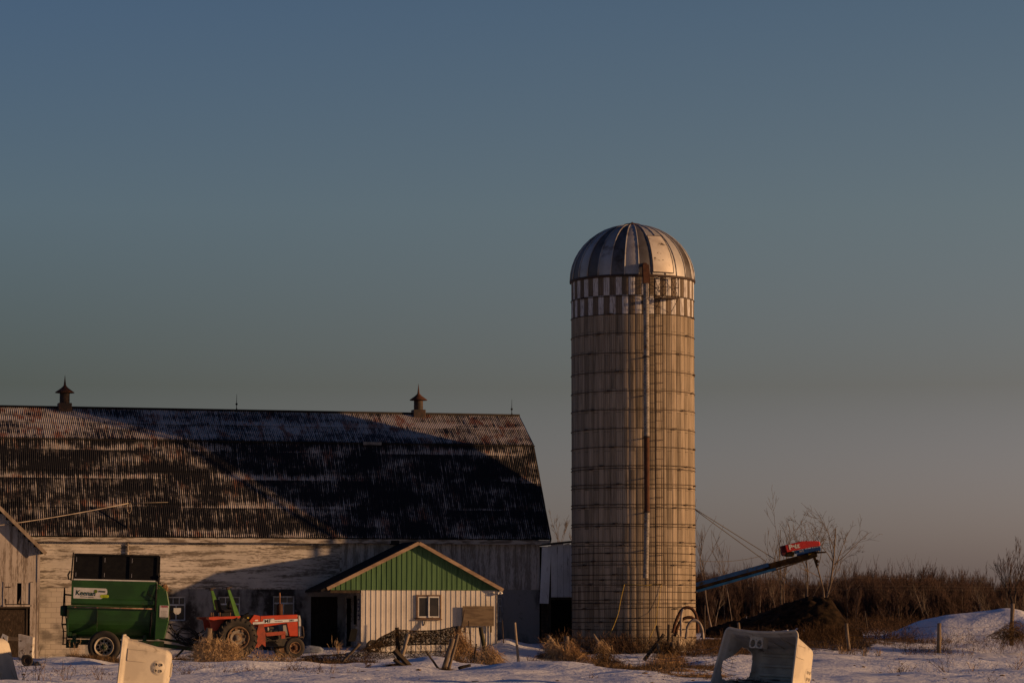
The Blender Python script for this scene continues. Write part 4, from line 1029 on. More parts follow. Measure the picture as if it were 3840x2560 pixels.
# wheels
def wheel(parent, c, r, wdt, rimr, mt_rim, side, lugs=0, hubm=None, dish=.10, name='wheel'):
    """axis along local y; side -1 faces the camera"""
    w_ = bpy.data.objects.new(name, None); COL.objects.link(w_); w_.parent = parent; w_.location = c
    RX = Matrix.Rotation(-math.pi/2*side, 3, 'X')
    h = wdt/2; t = MB()
    pr_ = [(rimr*.97, -h*.62), (rimr*1.06, -h*.80), (r*.82, -h), (r*.93, -h*.94), (r*.985, -h*.74), (r, -h*.4), (r, h*.4), (r*.985, h*.74), (r*.93, h*.94), (r*.82, h), (rimr*1.06, h*.8), (rimr*.97, h*.62)]
    t.lathe(pr_, 40, (0, 0, 0), RX)
    if lugs:
        for k in range(lugs):
            for sd in (-1, 1):
                an = 2*math.pi*(k+(.5 if sd > 0 else 0))/lugs; an2 = an+.26
                p0 = RX @ Vector((math.cos(an)*r*1.0, math.sin(an)*r*1.0, sd*.02)); p1 = RX @ Vector((math.cos(an2)*r*.985, math.sin(an2)*r*.985, sd*h*.9)); p2 = RX @ Vector((math.cos(an2+.06)*r*.86, math.sin(an2+.06)*r*.86, sd*h*1.0))
                nn = (p0.normalized()); t.bar(p0, p1, .055, .07, up=nn); t.bar(p1, p2, .055, .05, up=nn)
    else:
        for k in range(4): pass
    t.build('tyre', M_rubber, w_)
    m_ = MB(); m_.lathe([(rimr*.98, h*.80), (rimr*1.04, h*1.02), (rimr*.98, h*1.02), (rimr*.90, h*.90), (rimr*.86, h*.80), (rimr*.80, h*.80-dish), (rimr*.42, h*.80-dish*.5), (rimr*.40, h*.80-dish*.3), (0, h*.80-dish*.3)], 40, (0, 0, 0), RX)
    m_.lathe([(rimr, -h*.78), (rimr*.9, -h*.6), (rimr*.86, 0), (.0, 0)], 24, (0, 0, 0), RX)
    m_.build('rim', mt_rim, w_)
    return w_, RX, h
wc_ = ((400-400)/S_, -.98, .57)
w_, RX, h = wheel(wag, wc_, .575, .40, .335, M_rim, -1, dish=.12)
m = MB()
for k in range(10):
    a_ = 2*math.pi*k/10; m.lathe([(.0, .0), (.045, .0), (.045, .004), (0, .004)], 10, RX @ Vector((.21*math.cos(a_), .21*math.sin(a_), h*.80-.078)), RX)
m.build('rim_holes', M_dark, w_)
m = MB(); m.lathe([(.135, h*.80-.08), (.135, h*.80+.0), (.10, h*.80+.02), (.075, h*.80+.03), (.07, h*.80+.08), (0, h*.80+.09)], 20, (0, 0, 0), RX); m.build('hub', M_greend, w_)
m = MB()
for k in range(10): a_ = 2*math.pi*k/10; m.lathe([(.014, h*.80-.03), (.014, h*.80+.03), (0, h*.80+.03)], 6, RX @ Vector((.115*math.cos(a_), .115*math.sin(a_), 0)), RX)
m.build('wheel_nuts', M_silver, w_)
wheel(wag, (0, .98, .57), .575, .40, .335, M_rim, 1, dish=.12)
# chassis, legs, ladder, bracket, drawbar
m = MB(); m.bb(x0, x1+.3, -.55, -.40, .62, .80); m.bb(x0, x1+.3, .40, .55, .62, .80); m.bb(-.08, .08, -.8, .8, .5, .66); m.bb(x0-.02, x0+.35, -.9, .9, .50, .66)
for x in (190, 1110): 
    q = wq(x+50, 0)[0]; m.bb(q-.12, q+.14, -.95, -.55, .66, .78); m.bb(q-.05, q+.08, -.86, -.6, .78, 1.02)
m.bb(wq(1225, 0)[0], wq(1308, 0)[0], -.92, -.6, .56, .74); m.build('chassis', M_greend, wag)
m = MB(); q0, q1 = wq(160, 1072), wq(250, 1150); m.bb(q0[0], q0[0]+.14, -.93, -.90, q1[1], q1[1]+.13); m.bb(wq(195, 0)[0], wq(203, 0)[0], -.94, -.93, wq(0, 1150)[1], wq(0, 1110)[1]); m.build('reflector_bracket', M_green, wag)
m = MB(); 
L1 = [wq(90, 515), wq(85, 720), wq(75, 1000), wq(100, 1090), wq(98, 1265)]; L2 = [wq(100, 540), wq(110, 760), wq(140, 990), wq(150, 1100), wq(148, 1270)]
for L_, yy in ((L1, -.50), (L2, -.85)): m.path([(x, yy, z) for x, z in L_], .022, 6, smooth=False)
for y_ in (600, 1000, 1090, 1175, 1260):
    m.tube((wq(90, 0)[0], -.50, wq(0, y_)[1]), (wq(140 if y_ > 700 else 105, 0)[0], -.85, wq(0, y_)[1]), .018, n=5)
m.bar((wq(95, 0)[0], -.6, wq(0, 605)[1]), (x0+.1, -.6, wq(0, 612)[1]), .05, .06); m.bar((wq(85, 0)[0], -.6, wq(0, 1000)[1]), (x0+.1, -.6, wq(0, 995)[1]), .05, .06)
m.build('rear_ladder', M_black, wag)
m = MB(); m.lathe([(0, -.16), (.17, -.16), (.2, -.05), (.2, .1), (0, .1)], 16, (x0-.12, -.4, wq(0, 820)[1]), Matrix.Rotation(math.pi/2, 3, 'Y')); m.build('end_bearing', M_greend, wag)
m = MB(); q = wq(1248, 0)[0]; m.tube((q, -1.02, wq(0, 810)[1]), (q-.04, -.95, wq(0, 1130)[1]), .03); m.tube((q, -1.02, wq(0, 900)[1]), (q-.02, -.98, wq(0, 1000)[1]), .04)
m.path([(wq(1195, 0)[0], -1.04, wq(0, 530)[1]), (wq(1190, 0)[0], -1.05, wq(0, 580)[1]), (wq(1240, 0)[0], -1.05, wq(0, 600)[1]), (wq(1290, 0)[0], -1.04, wq(0, 640)[1])], .015, 5)
m.tube((wq(1300, 0)[0], -1.06, wq(0, 440)[1]), (wq(1292, 0)[0], -1.05, wq(0, 800)[1]), .03)
m.build('hydraulic_ram', M_black, wag)
m = MB(); q0 = wq(1490, 830); m.tube((q0[0]-.15, -.5, q0[1]), (wq(1600, 0)[0], -.62, q0[1]), .025); m.bb(q0[0]-.05, q0[0]+.0, -.55, -.45, wq(0, 915)[1], wq(0, 805)[1]); br = m.build('panel_arm', M_rrim, wag)
pp = poly_w([(1535, 785), (1632, 785), (1630, 842), (1600, 870), (1560, 868), (1535, 840)])
m = MB(); m.prism(pp, -.66, -.645, 'xz'); m.build('control_panel', M_white, wag)
m = MB(); xd = wq(1320, 0)[0]; m.bar((xd-.4, -.22, .72), (xd+1.75, .0, .50), .12, .14); m.bar((xd-.4, .25, .72), (xd+1.75, .02, .50), .12, .14); m.bar((xd+.1, 0, .9), (xd+1.9, 0, .62), .09, .09)
m.bar((xd+1.0, -.1, .55), (xd+.55, -.12, .06), .07, .07); m.build('drawbar', M_greend, wag)
hay = MB()
for k in range(9): hay.ico((wq(1385+rnd.uniform(-45, 25), 0)[0], rnd.uniform(-.85, -.4), wq(0, 520+rnd.uniform(-35, 30))[1]), .13, 2, jit=.12)
hay = hay.build('hay', mat('brown_hay', (.24, .13, .06), (.13, .07, .03), 14, bump=1, bdist=.03), wag)
n = 700; b0 = np.stack([rng.uniform(wq(1325, 0)[0], wq(1440, 0)[0], n), rng.uniform(-.95, .1, n), np.zeros(n)+wq(0, 540)[1]+rng.uniform(-.06, .18, n)], 1)
dd = rng.normal(0, .09, (n, 3)); pth = np.stack([b0, b0+dd*.5+[0, 0, .01], b0+dd], 1); v, f = ribbons(pth, .012); fast_mesh('loose_hay', v, f, M_straw, wag)
# hoses looping to the tractor
for k in range(9):
    a0 = Vector((wq(1470+rnd.uniform(-20, 30), 0)[0], rnd.uniform(-.5, .1), wq(0, rnd.choice([965, 1010, 1060, 1180]))[1])); b0 = Vector((xd+1.55+rnd.uniform(-.2, .25), rnd.uniform(-.4, .1), rnd.uniform(.75, 1.25)))
    mid = a0.lerp(b0, rnd.uniform(.35, .6)); mid.z += rnd.choice([-.62, -.5, -.3, .25, .35])
    pts = [a0*(1-t)**2+mid*2*t*(1-t)+b0*t*t for t in np.linspace(0, 1, 14)]; MB().path(pts, .016, 5).build('hose', M_vinyl, wag)
cpos = Vector((xd+1.05, -.25, .98))
for k in range(5):
    r1, r2 = .34+.05*rnd.random(), .26+.05*rnd.random(); of = Vector((rnd.uniform(-.08, .1), rnd.uniform(-.1, .1), rnd.uniform(-.05, .05))); tl_ = rnd.uniform(-.4, .4)
    MB().path([cpos+of+Vector((r1*math.cos(t), .08*math.sin(2*t+k), r2*math.sin(t)+tl_*r1*math.cos(t)*.4)) for t in np.linspace(0, 2*math.pi, 22)], .015, 5).build('hose', M_vinyl, wag)

# ================================================================== RED TRACTOR
TY = 107.2; TS = FPX/TY; TR = R(21)
tg0 = P(868, 2466, TY)
tr = thing('tractor', 'red farm tractor with white number stripe and two green roll bar posts', 'tractor', (tg0.x, tg0.y, tg0.z), TR)
CT = math.cos(TR)
def tq(x, y, yl=-.35):              # crop pixel -> tractor local x, z for a point at local depth yl
    px, py = 740+x/4.9, 2180+y/4.9
    M = Matrix.Translation(tr.location) @ Matrix.Rotation(TR, 4, 'Z'); p = bl(px, py, yl, M, M.inverted()); return (p.x, p.z)
def tpoly(pts, yl): return [tq(x, y, yl) for x, y in pts]
rr_w, rf_w = .735, .375
for sd, nm in ((-1, 0), (1, 1)):
    w_, RX, h = wheel(tr, (0, .68*sd, rr_w), rr_w-.02, .42, .40, M_rrim, sd, lugs=20, dish=.20)
    for k in range(8):
        a_ = 2*math.pi*k/8+.2; p = RX @ Vector((.33*math.cos(a_), .33*math.sin(a_), h*.1)); m = MB(); d_ = (RX @ Vector((math.cos(a_), math.sin(a_), 0))); m.bar(p+RX @ Vector((0,0,h*.45))-d_*.06, p+RX @ Vector((0,0,h*.45))+d_*.06, .09, .09, up=(0, 1, 0)); m.build('rim_clamp', M_rrim, w_)
    m = MB(); m.lathe([(.30, h*.5), (.30, h*.62), (.26, h*.64), (.2, h*.5), (.12, h*.5), (.10, h*.8), (0, h*.82)], 24, (0, 0, 0), RX); m.build('hub', mat('grey_hub_paint', (.22, .19, .15), (.13, .085, .05), 6), w_)
fx = tq(1785, 1215, -.72)[0]
for sd in (-1, 1):
    w_, RX, h = wheel(tr, (fx, .70*sd, rf_w), rf_w, .20, .205, M_rrim if sd < 0 else M_rrim, sd, dish=.05)
    m = MB(); m.lathe([(.205, h*.84), (.215, h*.9), (.195, h*.88)], 30, (0, 0, 0), RX); m.build('bright_rim_edge', M_silver, w_)
    m = MB()
    for k in range(6):
        a_ = 2*math.pi*k/6; p = RX @ Vector((.125*math.cos(a_), .125*math.sin(a_), h*.4)); m.box(p, (.07, .03, .07), bev=.012)
    m.lathe([(.09, h*.3), (.085, h*.7), (.05, h*.8), (.045, h*1.15), (0, h*1.2)], 16, (0, 0, 0), RX); m.build('hub', M_rust, w_)
HW = .30
hood = tpoly([(1040, 603), (1165, 628), (1500, 612), (1840, 600), (1850, 640), (1862, 1000), (1692, 1000), (1640, 760), (1240, 830), (1010, 838), (955, 790), (945, 735)], -HW)
m = MB(); m.prism(hood, -HW, HW, 'xz'); hd = m.build('hood', M_red, tr)
bm = bmesh.new(); bm.from_mesh(hd.data); bmesh.ops.bevel(bm, geom=bm.edges[:], offset=.022, segments=2, profile=.5, affect='EDGES'); bm.to_mesh(hd.data); bm.free()
m = MB(); m.prism(tpoly([(1158, 628), (1166, 628), (1170, 780), (1162, 780)], -HW), -HW-.004, HW+.004, 'xz'); m.build('hood_seam', M_ink, hd)
st = tpoly([(1020, 745), (1180, 735), (1212, 725), (1218, 688), (1408, 675), (1418, 700), (1843, 680), (1843, 724), (1165, 773), (1020, 787)], -HW)
m = MB(); m.add([(x, -HW-.006, z) for x, z in st]+[(x, -HW-.001, z) for x, z in st], [tuple(range(10))]+[(i, (i+1) % 10, 10+(i+1) % 10, 10+i) for i in range(10)]); sp_ = m.build('stripe', mat('silver_white_stripe', (.58, .60, .62), (.50, .52, .54), 6, rough=.5), hd)
m = MB(); st2 = tpoly([(1016, 740), (1178, 730), (1206, 722), (1212, 682), (1412, 669), (1422, 695), (1847, 674), (1847, 730), (1165, 780), (1014, 793)], -HW); m.add([(x, -HW-.003, z) for x, z in st2]+[(x, -HW+.002, z) for x, z in st2], [tuple(range(10))]+[(i, (i+1) % 10, 10+(i+1) % 10, 10+i) for i in range(10)]); m.build('stripe_edge', M_ink, hd)
sa = math.atan2(tq(1843, 724, -HW)[1]-tq(1165, 773, -HW)[1], tq(1843, 724, -HW)[0]-tq(1165, 773, -HW)[0])
def on_h(x, y): q = tq(x, y, -HW-.01); return Matrix.Translation((q[0], -HW-.0085, q[1])) @ Matrix.Rotation(-sa, 4, 'Y') @ MX
text_part('lettering', 'MF', .180, M_ink, sp_, on_h(1232, 756), bold=.002, sx=1.22)
text_part('lettering', '285', .085, M_ink, sp_, on_h(1684, 726), bold=.002, sx=1.5)
text_part('lettering', 'MASSEY FERGUSON', .034, M_ink, sp_, on_h(1422, 737), sx=1.0)
text_part('lettering', 'DIESEL', .028, M_ink, sp_, on_h(1048, 778), sx=1.0)
m = MB(); q = tpoly([(1052, 722), (1062, 698), (1116, 694), (1116, 722)], -HW); m.add([(x, -HW-.005, z) for x, z in q]+[(x, -HW, z) for x, z in q], [(0, 1, 2, 3), (0, 4, 5, 1), (1, 5, 6, 2), (2, 6, 7, 3), (3, 7, 4, 0)]); m.build('side_badge', M_decal, hd)
g0 = tpoly([(1858, 612), (1888, 622), (1905, 700), (1910, 1000), (1866, 1002)], -HW)
m = MB(); m.prism(g0, -HW+.01, HW-.01, 'xz'); gr = m.build('grille', M_silver, tr)
m = MB(); q = tpoly([(1846, 606), (1858, 606), (1866, 1002), (1854, 1002)], -HW); m.prism(q, -HW-.008, HW+.008, 'xz'); m.build('grille_gap', M_ink, gr)
m = MB(); gx_ = tq(1935, 900, -HW)[0]; z0_, z1_ = tq(0, 1060, -HW)[1], tq(0, 815, -HW)[1]
for yy in (-.34, .34): m.path([(gx_-.02, yy, z0_), (gx_+.03, yy, z0_+.12), (gx_+.0, yy, z1_-.05), (gx_-.04, yy, z1_)], .028, 6)
m.tube((gx_, -.34, z1_-.06), (gx_, .34, z1_-.06), .025); m.tube((gx_+.02, -.34, z0_+.1), (gx_+.02, .34, z0_+.1), .03); m.tube((gx_-.3, -.3, z0_+.05), (gx_, -.34, z0_+.08), .03)
m.build('front_guard', M_rustd, tr)
m = MB(); m.bb(.5, fx+.25, -.16, .16, .42, .98, bev=.03); m.bb(.0, .75, -.24, .24, .45, .95, bev=.04); m.bb(fx-.12, fx+.3, -.2, .2, .30, .62, bev=.02)
m.bb(fx-.06, fx+.06, -.66, .66, .36, .46)
for k in range(12): m.box((rnd.uniform(.9, fx-.2), -.19, rnd.uniform(.65, 1.1)), (rnd.uniform(.06, .2), .14, rnd.uniform(.05, .16)), bev=.01)
for k in range(5): m.path([(rnd.uniform(.9, 1.8), -.28, rnd.uniform(.9, 1.05)), (rnd.uniform(.9, 1.8), -.32, rnd.uniform(.6, .9)), (rnd.uniform(.9, 1.8), -.26, rnd.uniform(.55, .7))], .012, 5)
m.build('engine', M_engine, tr)
m = MB(); q = tq(1285, 870, -.25); m.lathe([(0, -.06), (.05, -.06), (.055, .05), (.03, .08), (0, .08)], 14, (q[0], -.29, q[1])); q = tpoly([(1565, 800), (1640, 790), (1665, 985), (1620, 985), (1570, 905)], -.2); m.prism(q, -.27, -.2, 'xz'); m.build('filter_and_radiator', M_grey, tr)
# rusty side frame
m = MB(); m.prism(tpoly([(1130, 775), (1212, 772), (1250, 930), (1252, 1195), (1185, 1140), (1130, 1205), (1085, 1208), (1090, 920)], -.44), -.46, -.40, 'xz')
m.prism(tpoly([(1252, 935), (1615, 905), (1622, 970), (1270, 1000)], -.44), -.46, -.36, 'xz'); m.prism(tpoly([(1540, 970), (1615, 965), (1612, 1040), (1540, 1045)], -.44), -.46, -.38, 'xz'); m.prism(tpoly([(1010, 1160), (1085, 1150), (1085, 1210), (1005, 1212)], -.44), -.48, -.2, 'xz')
m.build('loader_bracket', M_redd, tr)
# exhaust
m = MB(); q = tq(1512, 610, -.05); zb_, zm, zt_ = q[1]-.03, tq(1512, 402, -.05)[1], tq(1516, 200, -.05)[1]
m.lathe([(.04, zb_), (.112, zb_+.02), (.112, zm-.03), (.05, zm), (.045, zm)], 18, (q[0], -.05, 0)); ex = m.build('muffler', M_rust, tr)
m = MB(); m.path([(q[0], -.05, zm-.02), (q[0], -.05, zt_-.06), (q[0]-.008, -.05, zt_)], .028, 10); m.build('stack', mat('sunbaked_rust', (.30, .15, .08), (.2, .09, .05), 6), ex)
# fenders, seat, console, steering wheel
m = MB()
for sd in (-1, 1):
    ya, yb = (sd*.47, sd*.86)
    m.prism(tpoly([(212, 650), (800, 628), (770, 672), (400, 690), (300, 705), (215, 690)], -.86), min(ya, yb), max(ya, yb), 'xz')
    m.prism(tpoly([(215, 690), (300, 700), (400, 690), (770, 672), (790, 760), (740, 800), (480, 900), (260, 900), (235, 740)], -.5), min(sd*.44, sd*.47), max(sd*.44, sd*.47), 'xz')
m.build('fender', M_red, tr)
for x in (285, 415, 250, 605): m = MB(); q = tq(x, 600, -.6); m.tube((q[0], -.6, q[1]-.08), (q[0], -.6, q[1]+.05), .022, n=6); m.ico((q[0], -.6, q[1]+.05), .03, 1); m.build('fender_lamp', M_rrim, tr)
for nm, pts, yy in (('near', [(575, 150), (735, 632)], -.52), ('far', [(268, 165), (352, 470)], .52)):
    a_, b_ = tq(*pts[0], yy), tq(*pts[1], yy); m = MB()
    d_ = Vector((b_[0]-a_[0], 0, b_[1]-a_[1])); b2 = Vector((a_[0], yy, a_[1]))+d_*1.15
    A = Vector((a_[0], yy, a_[1]))
    vs = []
    for p, hw in ((A, .045), (b2, .10)):
        for sx2, sy2 in ((-1, -1), (1, -1), (1, 1), (-1, 1)): vs.append(p+Vector((sx2*hw, sy2*.05, 0)))
    m.add(vs, [(0, 1, 2, 3), (4, 7, 6, 5), (0, 4, 5, 1), (1, 5, 6, 2), (2, 6, 7, 3), (3, 7, 4, 0)]); rb_ = m.build('roll_bar_post', M_greenl, tr)
    m = MB(); m.box(A+Vector((-.03, 0, .05)), (.12, .12, .10), bev=.02); m.tube(A+Vector((-.25, 0, .07)), A+Vector((.12, 0, .10)), .02, n=5); m.build('roof_bracket', M_rustd, rb_)
m = MB(); q = tq(500, 470, 0); m.box((q[0]+.05, 0, q[1]-.13), (.50, .46, .12), Matrix.Rotation(R(-6), 3, 'Y'), bev=.05); m.box((q[0]-.25, 0, q[1]+.07), (.13, .46, .44), Matrix.Rotation(R(-14), 3, 'Y'), bev=.05); m.box((q[0]+.2, 0, q[1]+.1), (.20, .30, .30), Matrix.Rotation(R(10), 3, 'Y'), bev=.06); m.bb(q[0]-.15, q[0]+.2, -.15, .15, .9, q[1]-.18); m.build('seat', M_vinyl, tr)
m = MB(); m.prism(tpoly([(770, 680), (860, 610), (1040, 605), (945, 735), (960, 950), (900, 960), (860, 790), (760, 760)], -.22), -.26, .26, 'xz'); cs_ = m.build('console', M_black, tr)
m = MB()
for x, y, w2, h2 in ((795, 690, 22, 45), (850, 690, 20, 50), (810, 740, 26, 40), (866, 738, 24, 44), (930, 660, 36, 30), (770, 720, 16, 40)):
    a_, b_ = tq(x-w2/2, y+h2/2, -.27), tq(x+w2/2, y-h2/2, -.27); m.bb(a_[0], b_[0], -.275, -.262, a_[1], b_[1])
m.build('console_panels', M_yellow, cs_)
q = tq(858, 628, 0); m = MB(); Mr = Matrix.Rotation(R(-35), 3, 'Y')
m.path([Vector((q[0], 0, q[1]))+Mr @ Vector((.20*math.cos(t), .20*math.sin(t), 0)) for t in np.linspace(0, 2*math.pi, 25)], .016, 6, cap=False)
for t in (0, 2.1, 4.2): m.tube(Vector((q[0], 0, q[1])), Vector((q[0], 0, q[1]))+Mr @ Vector((.2*math.cos(t), .2*math.sin(t), 0)), .012, n=5)
m.tube(Vector((q[0], 0, q[1])), Vector((q[0], 0, q[1]))-Mr @ Vector((0, 0, .45)), .025); m.build('steering_wheel', M_black, tr)
m = MB(); m.bb(-.75, -.1, -.42, .42, .5, 1.05, bev=.05); m.bar((-.6, -.35, .55), (-1.1, -.38, .45), .06, .07); m.bar((-.6, .35, .55), (-1.1, .38, .45), .06, .07); m.bar((-.4, 0, .5), (-1.0, 0, .42), .1, .06); m.bb(-.45, -.3, -.85, .85, 1.1, 1.2)
m.build('rear_linkage', M_engine, tr)

# ================================================================== CALF HUTCHES
HL, HWD, HH = 1.10, .655, 1.22
def hutch_level(z):                 # half length, half width, corner radius at height z
    t = z/HH; return (HL-.26*t, HWD-.215*t, .10+.06*t)
def rrect(a, b, r, n=9):
    pts = []
    for cx, cy, a0 in ((a-r, b-r, 0), (-(a-r), b-r, math.pi/2), (-(a-r), -(b-r), math.pi), (a-r, -(b-r), 1.5*math.pi)):
        pts += [(cx+r*math.cos(a0+math.pi/2*k/(n-1)), cy+r*math.sin(a0+math.pi/2*k/(n-1))) for k in range(n)]
    out = []                        # even subdivision of the straight runs
    for i in range(len(pts)):
        p, q = Vector(pts[i]), Vector(pts[(i+1) % len(pts)]); L = (q-p).length; k = max(1, int(round(L/.035)))
        if L < .15: k = 1
        out.append((p, q, k))
    return out
def rr_pts(a, b, r, ks=None):
    seg = rrect(a, b, r); ks = ks or [s[2] for s in seg]; o = []
    for (p, q, _), k in zip(seg, ks): o += [p.lerp(q, j/k) for j in range(k)]
    return o, ks
def make_hutch(label, M, group='cream plastic calf hutches', door=True, yc_=0., warp=0.):
    root = thing('calf_hutch', label, 'hutch', (0, 0, 0), 0, group); root.matrix_world = M
    zs = [0, .03] + list(np.linspace(.10, HH-.14, 42)); _, ks = rr_pts(*hutch_level(0))
    vs = []; fs = []; n = sum(ks)
    for i, z in enumerate(zs):
        a, b, r = hutch_level(z); e = .055 if z < .05 else (.03 if z < .105 else 0)
        wob = .010*math.sin(z*16)                       # moulded ribs
        p, _ = rr_pts(a+e, b+e, r, ks)
        for j, q in enumerate(p):
            rib = .014 if (abs(q.y) > b-.06 and abs(math.fmod(abs(q.x)+.14, .48)-.24) < .07 and .25 < z < HH-.2) else 0
            s = 1-rib/max(b, .1); sag = .075*(1-(q.x/a)**2)*(1-z/HH)**2 if q.y < -b+.08 and warp else 0; wx = warp*max(0, (1-q.y/b)/2)*max(0, -q.x/a)*(1-z/HH); vs.append((q.x+wx, q.y*s+sag, z))
    for t in (.35, .7, 1.0):                            # rounded roof
        a, b, r = hutch_level(HH); e = -.16*(1-math.cos(t*math.pi/2)); p, _ = rr_pts(a+e, b+e, r, ks)
        zz = HH-.14+.14*math.sin(t*math.pi/2)
        for q in p: vs.append((q.x, q.y, zz))
    rows = len(zs)+3
    for i in range(rows-1):
        for j in range(n):
            j2 = (j+1) % n; A = Vector(vs[i*n+j]); B = Vector(vs[(i+1)*n+j2]); c = (A+B)/2
            if door and c.x < -(hutch_level(c.z)[0]-.10) and i < len(zs)-1:      # rounded doorway through the end wall
                u = (c.y-.03)/(.50-.16*c.z); v_ = (c.z-.60)/.47
                if abs(u)**5+abs(v_)**5 < 1: continue
            fs.append((i*n+j, i*n+j2, (i+1)*n+j2, (i+1)*n+j))
    top = (rows-1)*n; fs.append(tuple(top+j for j in range(n)))
    m = MB(); m.add(vs, fs, 0, True); sh = m.build('shell', M_hutch, root)
    md = sh.modifiers.new('wall', 'SOLIDIFY'); md.thickness = .028; md.offset = -1; md.material_offset = 1; md.material_offset_rim = 0
    sh.data.materials.append(M_hutchi)
    # flange lip round the open bottom
    a, b, r = hutch_level(0); p, _ = rr_pts(a+.06, b+.06, r+.04)
    m = MB(); lipy = lambda q: q.y+(.075*(1-(q.x/a)**2) if q.y < -b and warp and abs(q.x) < a else 0)
    lipx = lambda q: q.x+warp*max(0, (1-q.y/b)/2)*max(0, -q.x/a)
    m.path([(lipx(q), lipy(q), .0) for q in p]+[(lipx(p[0]), lipy(p[0]), 0)], .026, 6, cap=False); m.build('rim_flange', M_hutch, sh)
    # vent disc with four sockets on the end wall
    tl = math.atan2(.26, HH); zc_ = .92; xc = hutch_level(zc_)[0]
    Rv = Matrix.Rotation(math.pi/2-tl, 3, 'Y')
    m = MB(); m.lathe([(0, .012), (.165, .012), (.172, .004), (.172, -.01)], 32, (xc, yc_, zc_), Rv); m.lathe([(.172, .006), (.180, .008), (.186, .003)], 32, (xc, yc_, zc_), Rv); dsc = m.build('vent_disc', M_hutch, root)
    for sx2, sy2 in ((-.062, -.075), (-.062, .075), (.062, -.075), (.062, .075)):
        c = Vector((xc, yc_, zc_))+Rv @ Vector((sx2, sy2, .014)); m = MB(); m.lathe([(.040, -.002), (.042, .014), (.034, .016), (.030, .0)], 18, c, Rv); m.lathe([(.030, .001), (0, .001)], 18, c, Rv, 1); m.build('vent_socket', [M_hutch, M_hutchd], dsc)
    m = MB(); 
    for y0, y1, z0, z1 in ((-.42, -.14, .16, .17), (-.14, -.13, .17, .60), (-.42, -.41, .17, .60)):
        m.box((hutch_level((z0+z1)/2)[0]+.002, (y0+y1)/2, (z0+z1)/2), (.03, y1-y0+.008, z1-z0+.008), Matrix.Rotation(-tl, 3, 'Y'))
    m.build('moulded_panel', M_hutch, sh)
    m = MB(); m.box((hutch_level(HH)[0]-.16, 0, HH+.012), (.07, .34, .05), bev=.015); m.build('roof_lug', M_hutch, sh)
    if door:
        for yy in (-.26, -.02, .20):
            m = MB(); m.bb(-HL+.46, HL-.46, yy-.035, yy+.035, HH-.085, HH-.035, bev=.015); m.build('inner_rib', M_hutchi, sh)
        for xx in (-.5, .05, .55):
            m = MB(); m.bar((xx, -HWD+.075, .12), (xx*.85, -HWD+.245, HH-.18), .07, .05, bev=.012); m.build('inner_rib', M_hutchi, sh)
    # bottle holder with two round holes
    hz, hx = .14, -.10
    m = MB(); y0 = -HWD+.02
    for cx in (-.095, .095):
        q = 20; vs = []
        for k in range(q):
            an = 2*math.pi*k/q; c_, s_ = math.cos(an), math.sin(an); f_ = .095/max(abs(c_), abs(s_))
            for zz in (0, .025): vs += [(hx+cx+f_*c_, y0+.24+f_*s_*1.15, hz+zz), (hx+cx+.070*c_, y0+.24+.088*s_, hz+zz)]
        fs = []
        for k in range(q):
            k2 = (k+1) % q; A, B = 4*k, 4*k2
            fs += [(A, B, B+1, A+1), (A+2, A+3, B+3, B+2), (A+1, B+1, B+3, A+3), (A, A+2, B+2, B)]
        m.add(vs, fs)
    m.bb(hx-.19, hx+.19, y0+.0, y0+.13, hz+.0, hz+.025); m.bb(hx-.19, hx-.165, y0, y0+.345, hz+.026, hz+.20); m.bb(hx+.165, hx+.19, y0, y0+.345, hz+.026, hz+.20)
    m.build('bottle_holder', M_hutch, root)
    m = MB(); m.bb(-.55, .75, .36, .40, .55, .60); m.bb(-.6, .8, .47, .50, .30, .36); m.build('inner_ledge', M_hutchd, sh)
    return root
def lying(px, Y, th, tilt, roll, label, sink=.03, yc_=0., warp=0., size=1.):
    zl = Vector((math.sin(th)*math.cos(tilt), math.cos(th)*math.cos(tilt), -math.sin(tilt))); xl = Vector((math.cos(th), -math.sin(th), 0)); xl = (xl - zl*xl.dot(zl)).normalized()
    Rr = Matrix.Rotation(roll, 3, zl); xl = Rr @ xl; yl = zl.cross(xl)
    x = X(px, Y); g = float(gz(x, Y)); c = Vector((x, Y, g + (HWD+.06)*math.cos(tilt)*size - sink)); xl, yl, zl = xl*size, yl*size, zl*size
    M = Matrix((( xl.x, yl.x, zl.x, c.x), (xl.y, yl.y, zl.y, c.y), (xl.z, yl.z, zl.z, c.z), (0, 0, 0, 1)))
    return make_hutch(label, M, yc_=yc_, warp=warp)
make_h1 = lying(2822, 74.4, R(41), R(9.5), R(2), 'cream plastic calf hutch tipped over with its hollow inside facing out', .13, .20, .24, 1.09)
make_h2 = lying(462, 74.6, R(84), R(6.0), R(0), 'cream plastic calf hutch lying on its side in front of the green wagon', .20, -.03, 0., 1.03)
x = X(-70, 75.0); g = float(gz(x, 75.0))
Mx = Matrix.Translation((x, 75.0, g-.05)) @ Matrix.Rotation(R(72), 4, 'Z')
make_hutch('cream plastic calf hutch standing upright and cut off by the left edge', Mx, door=False)

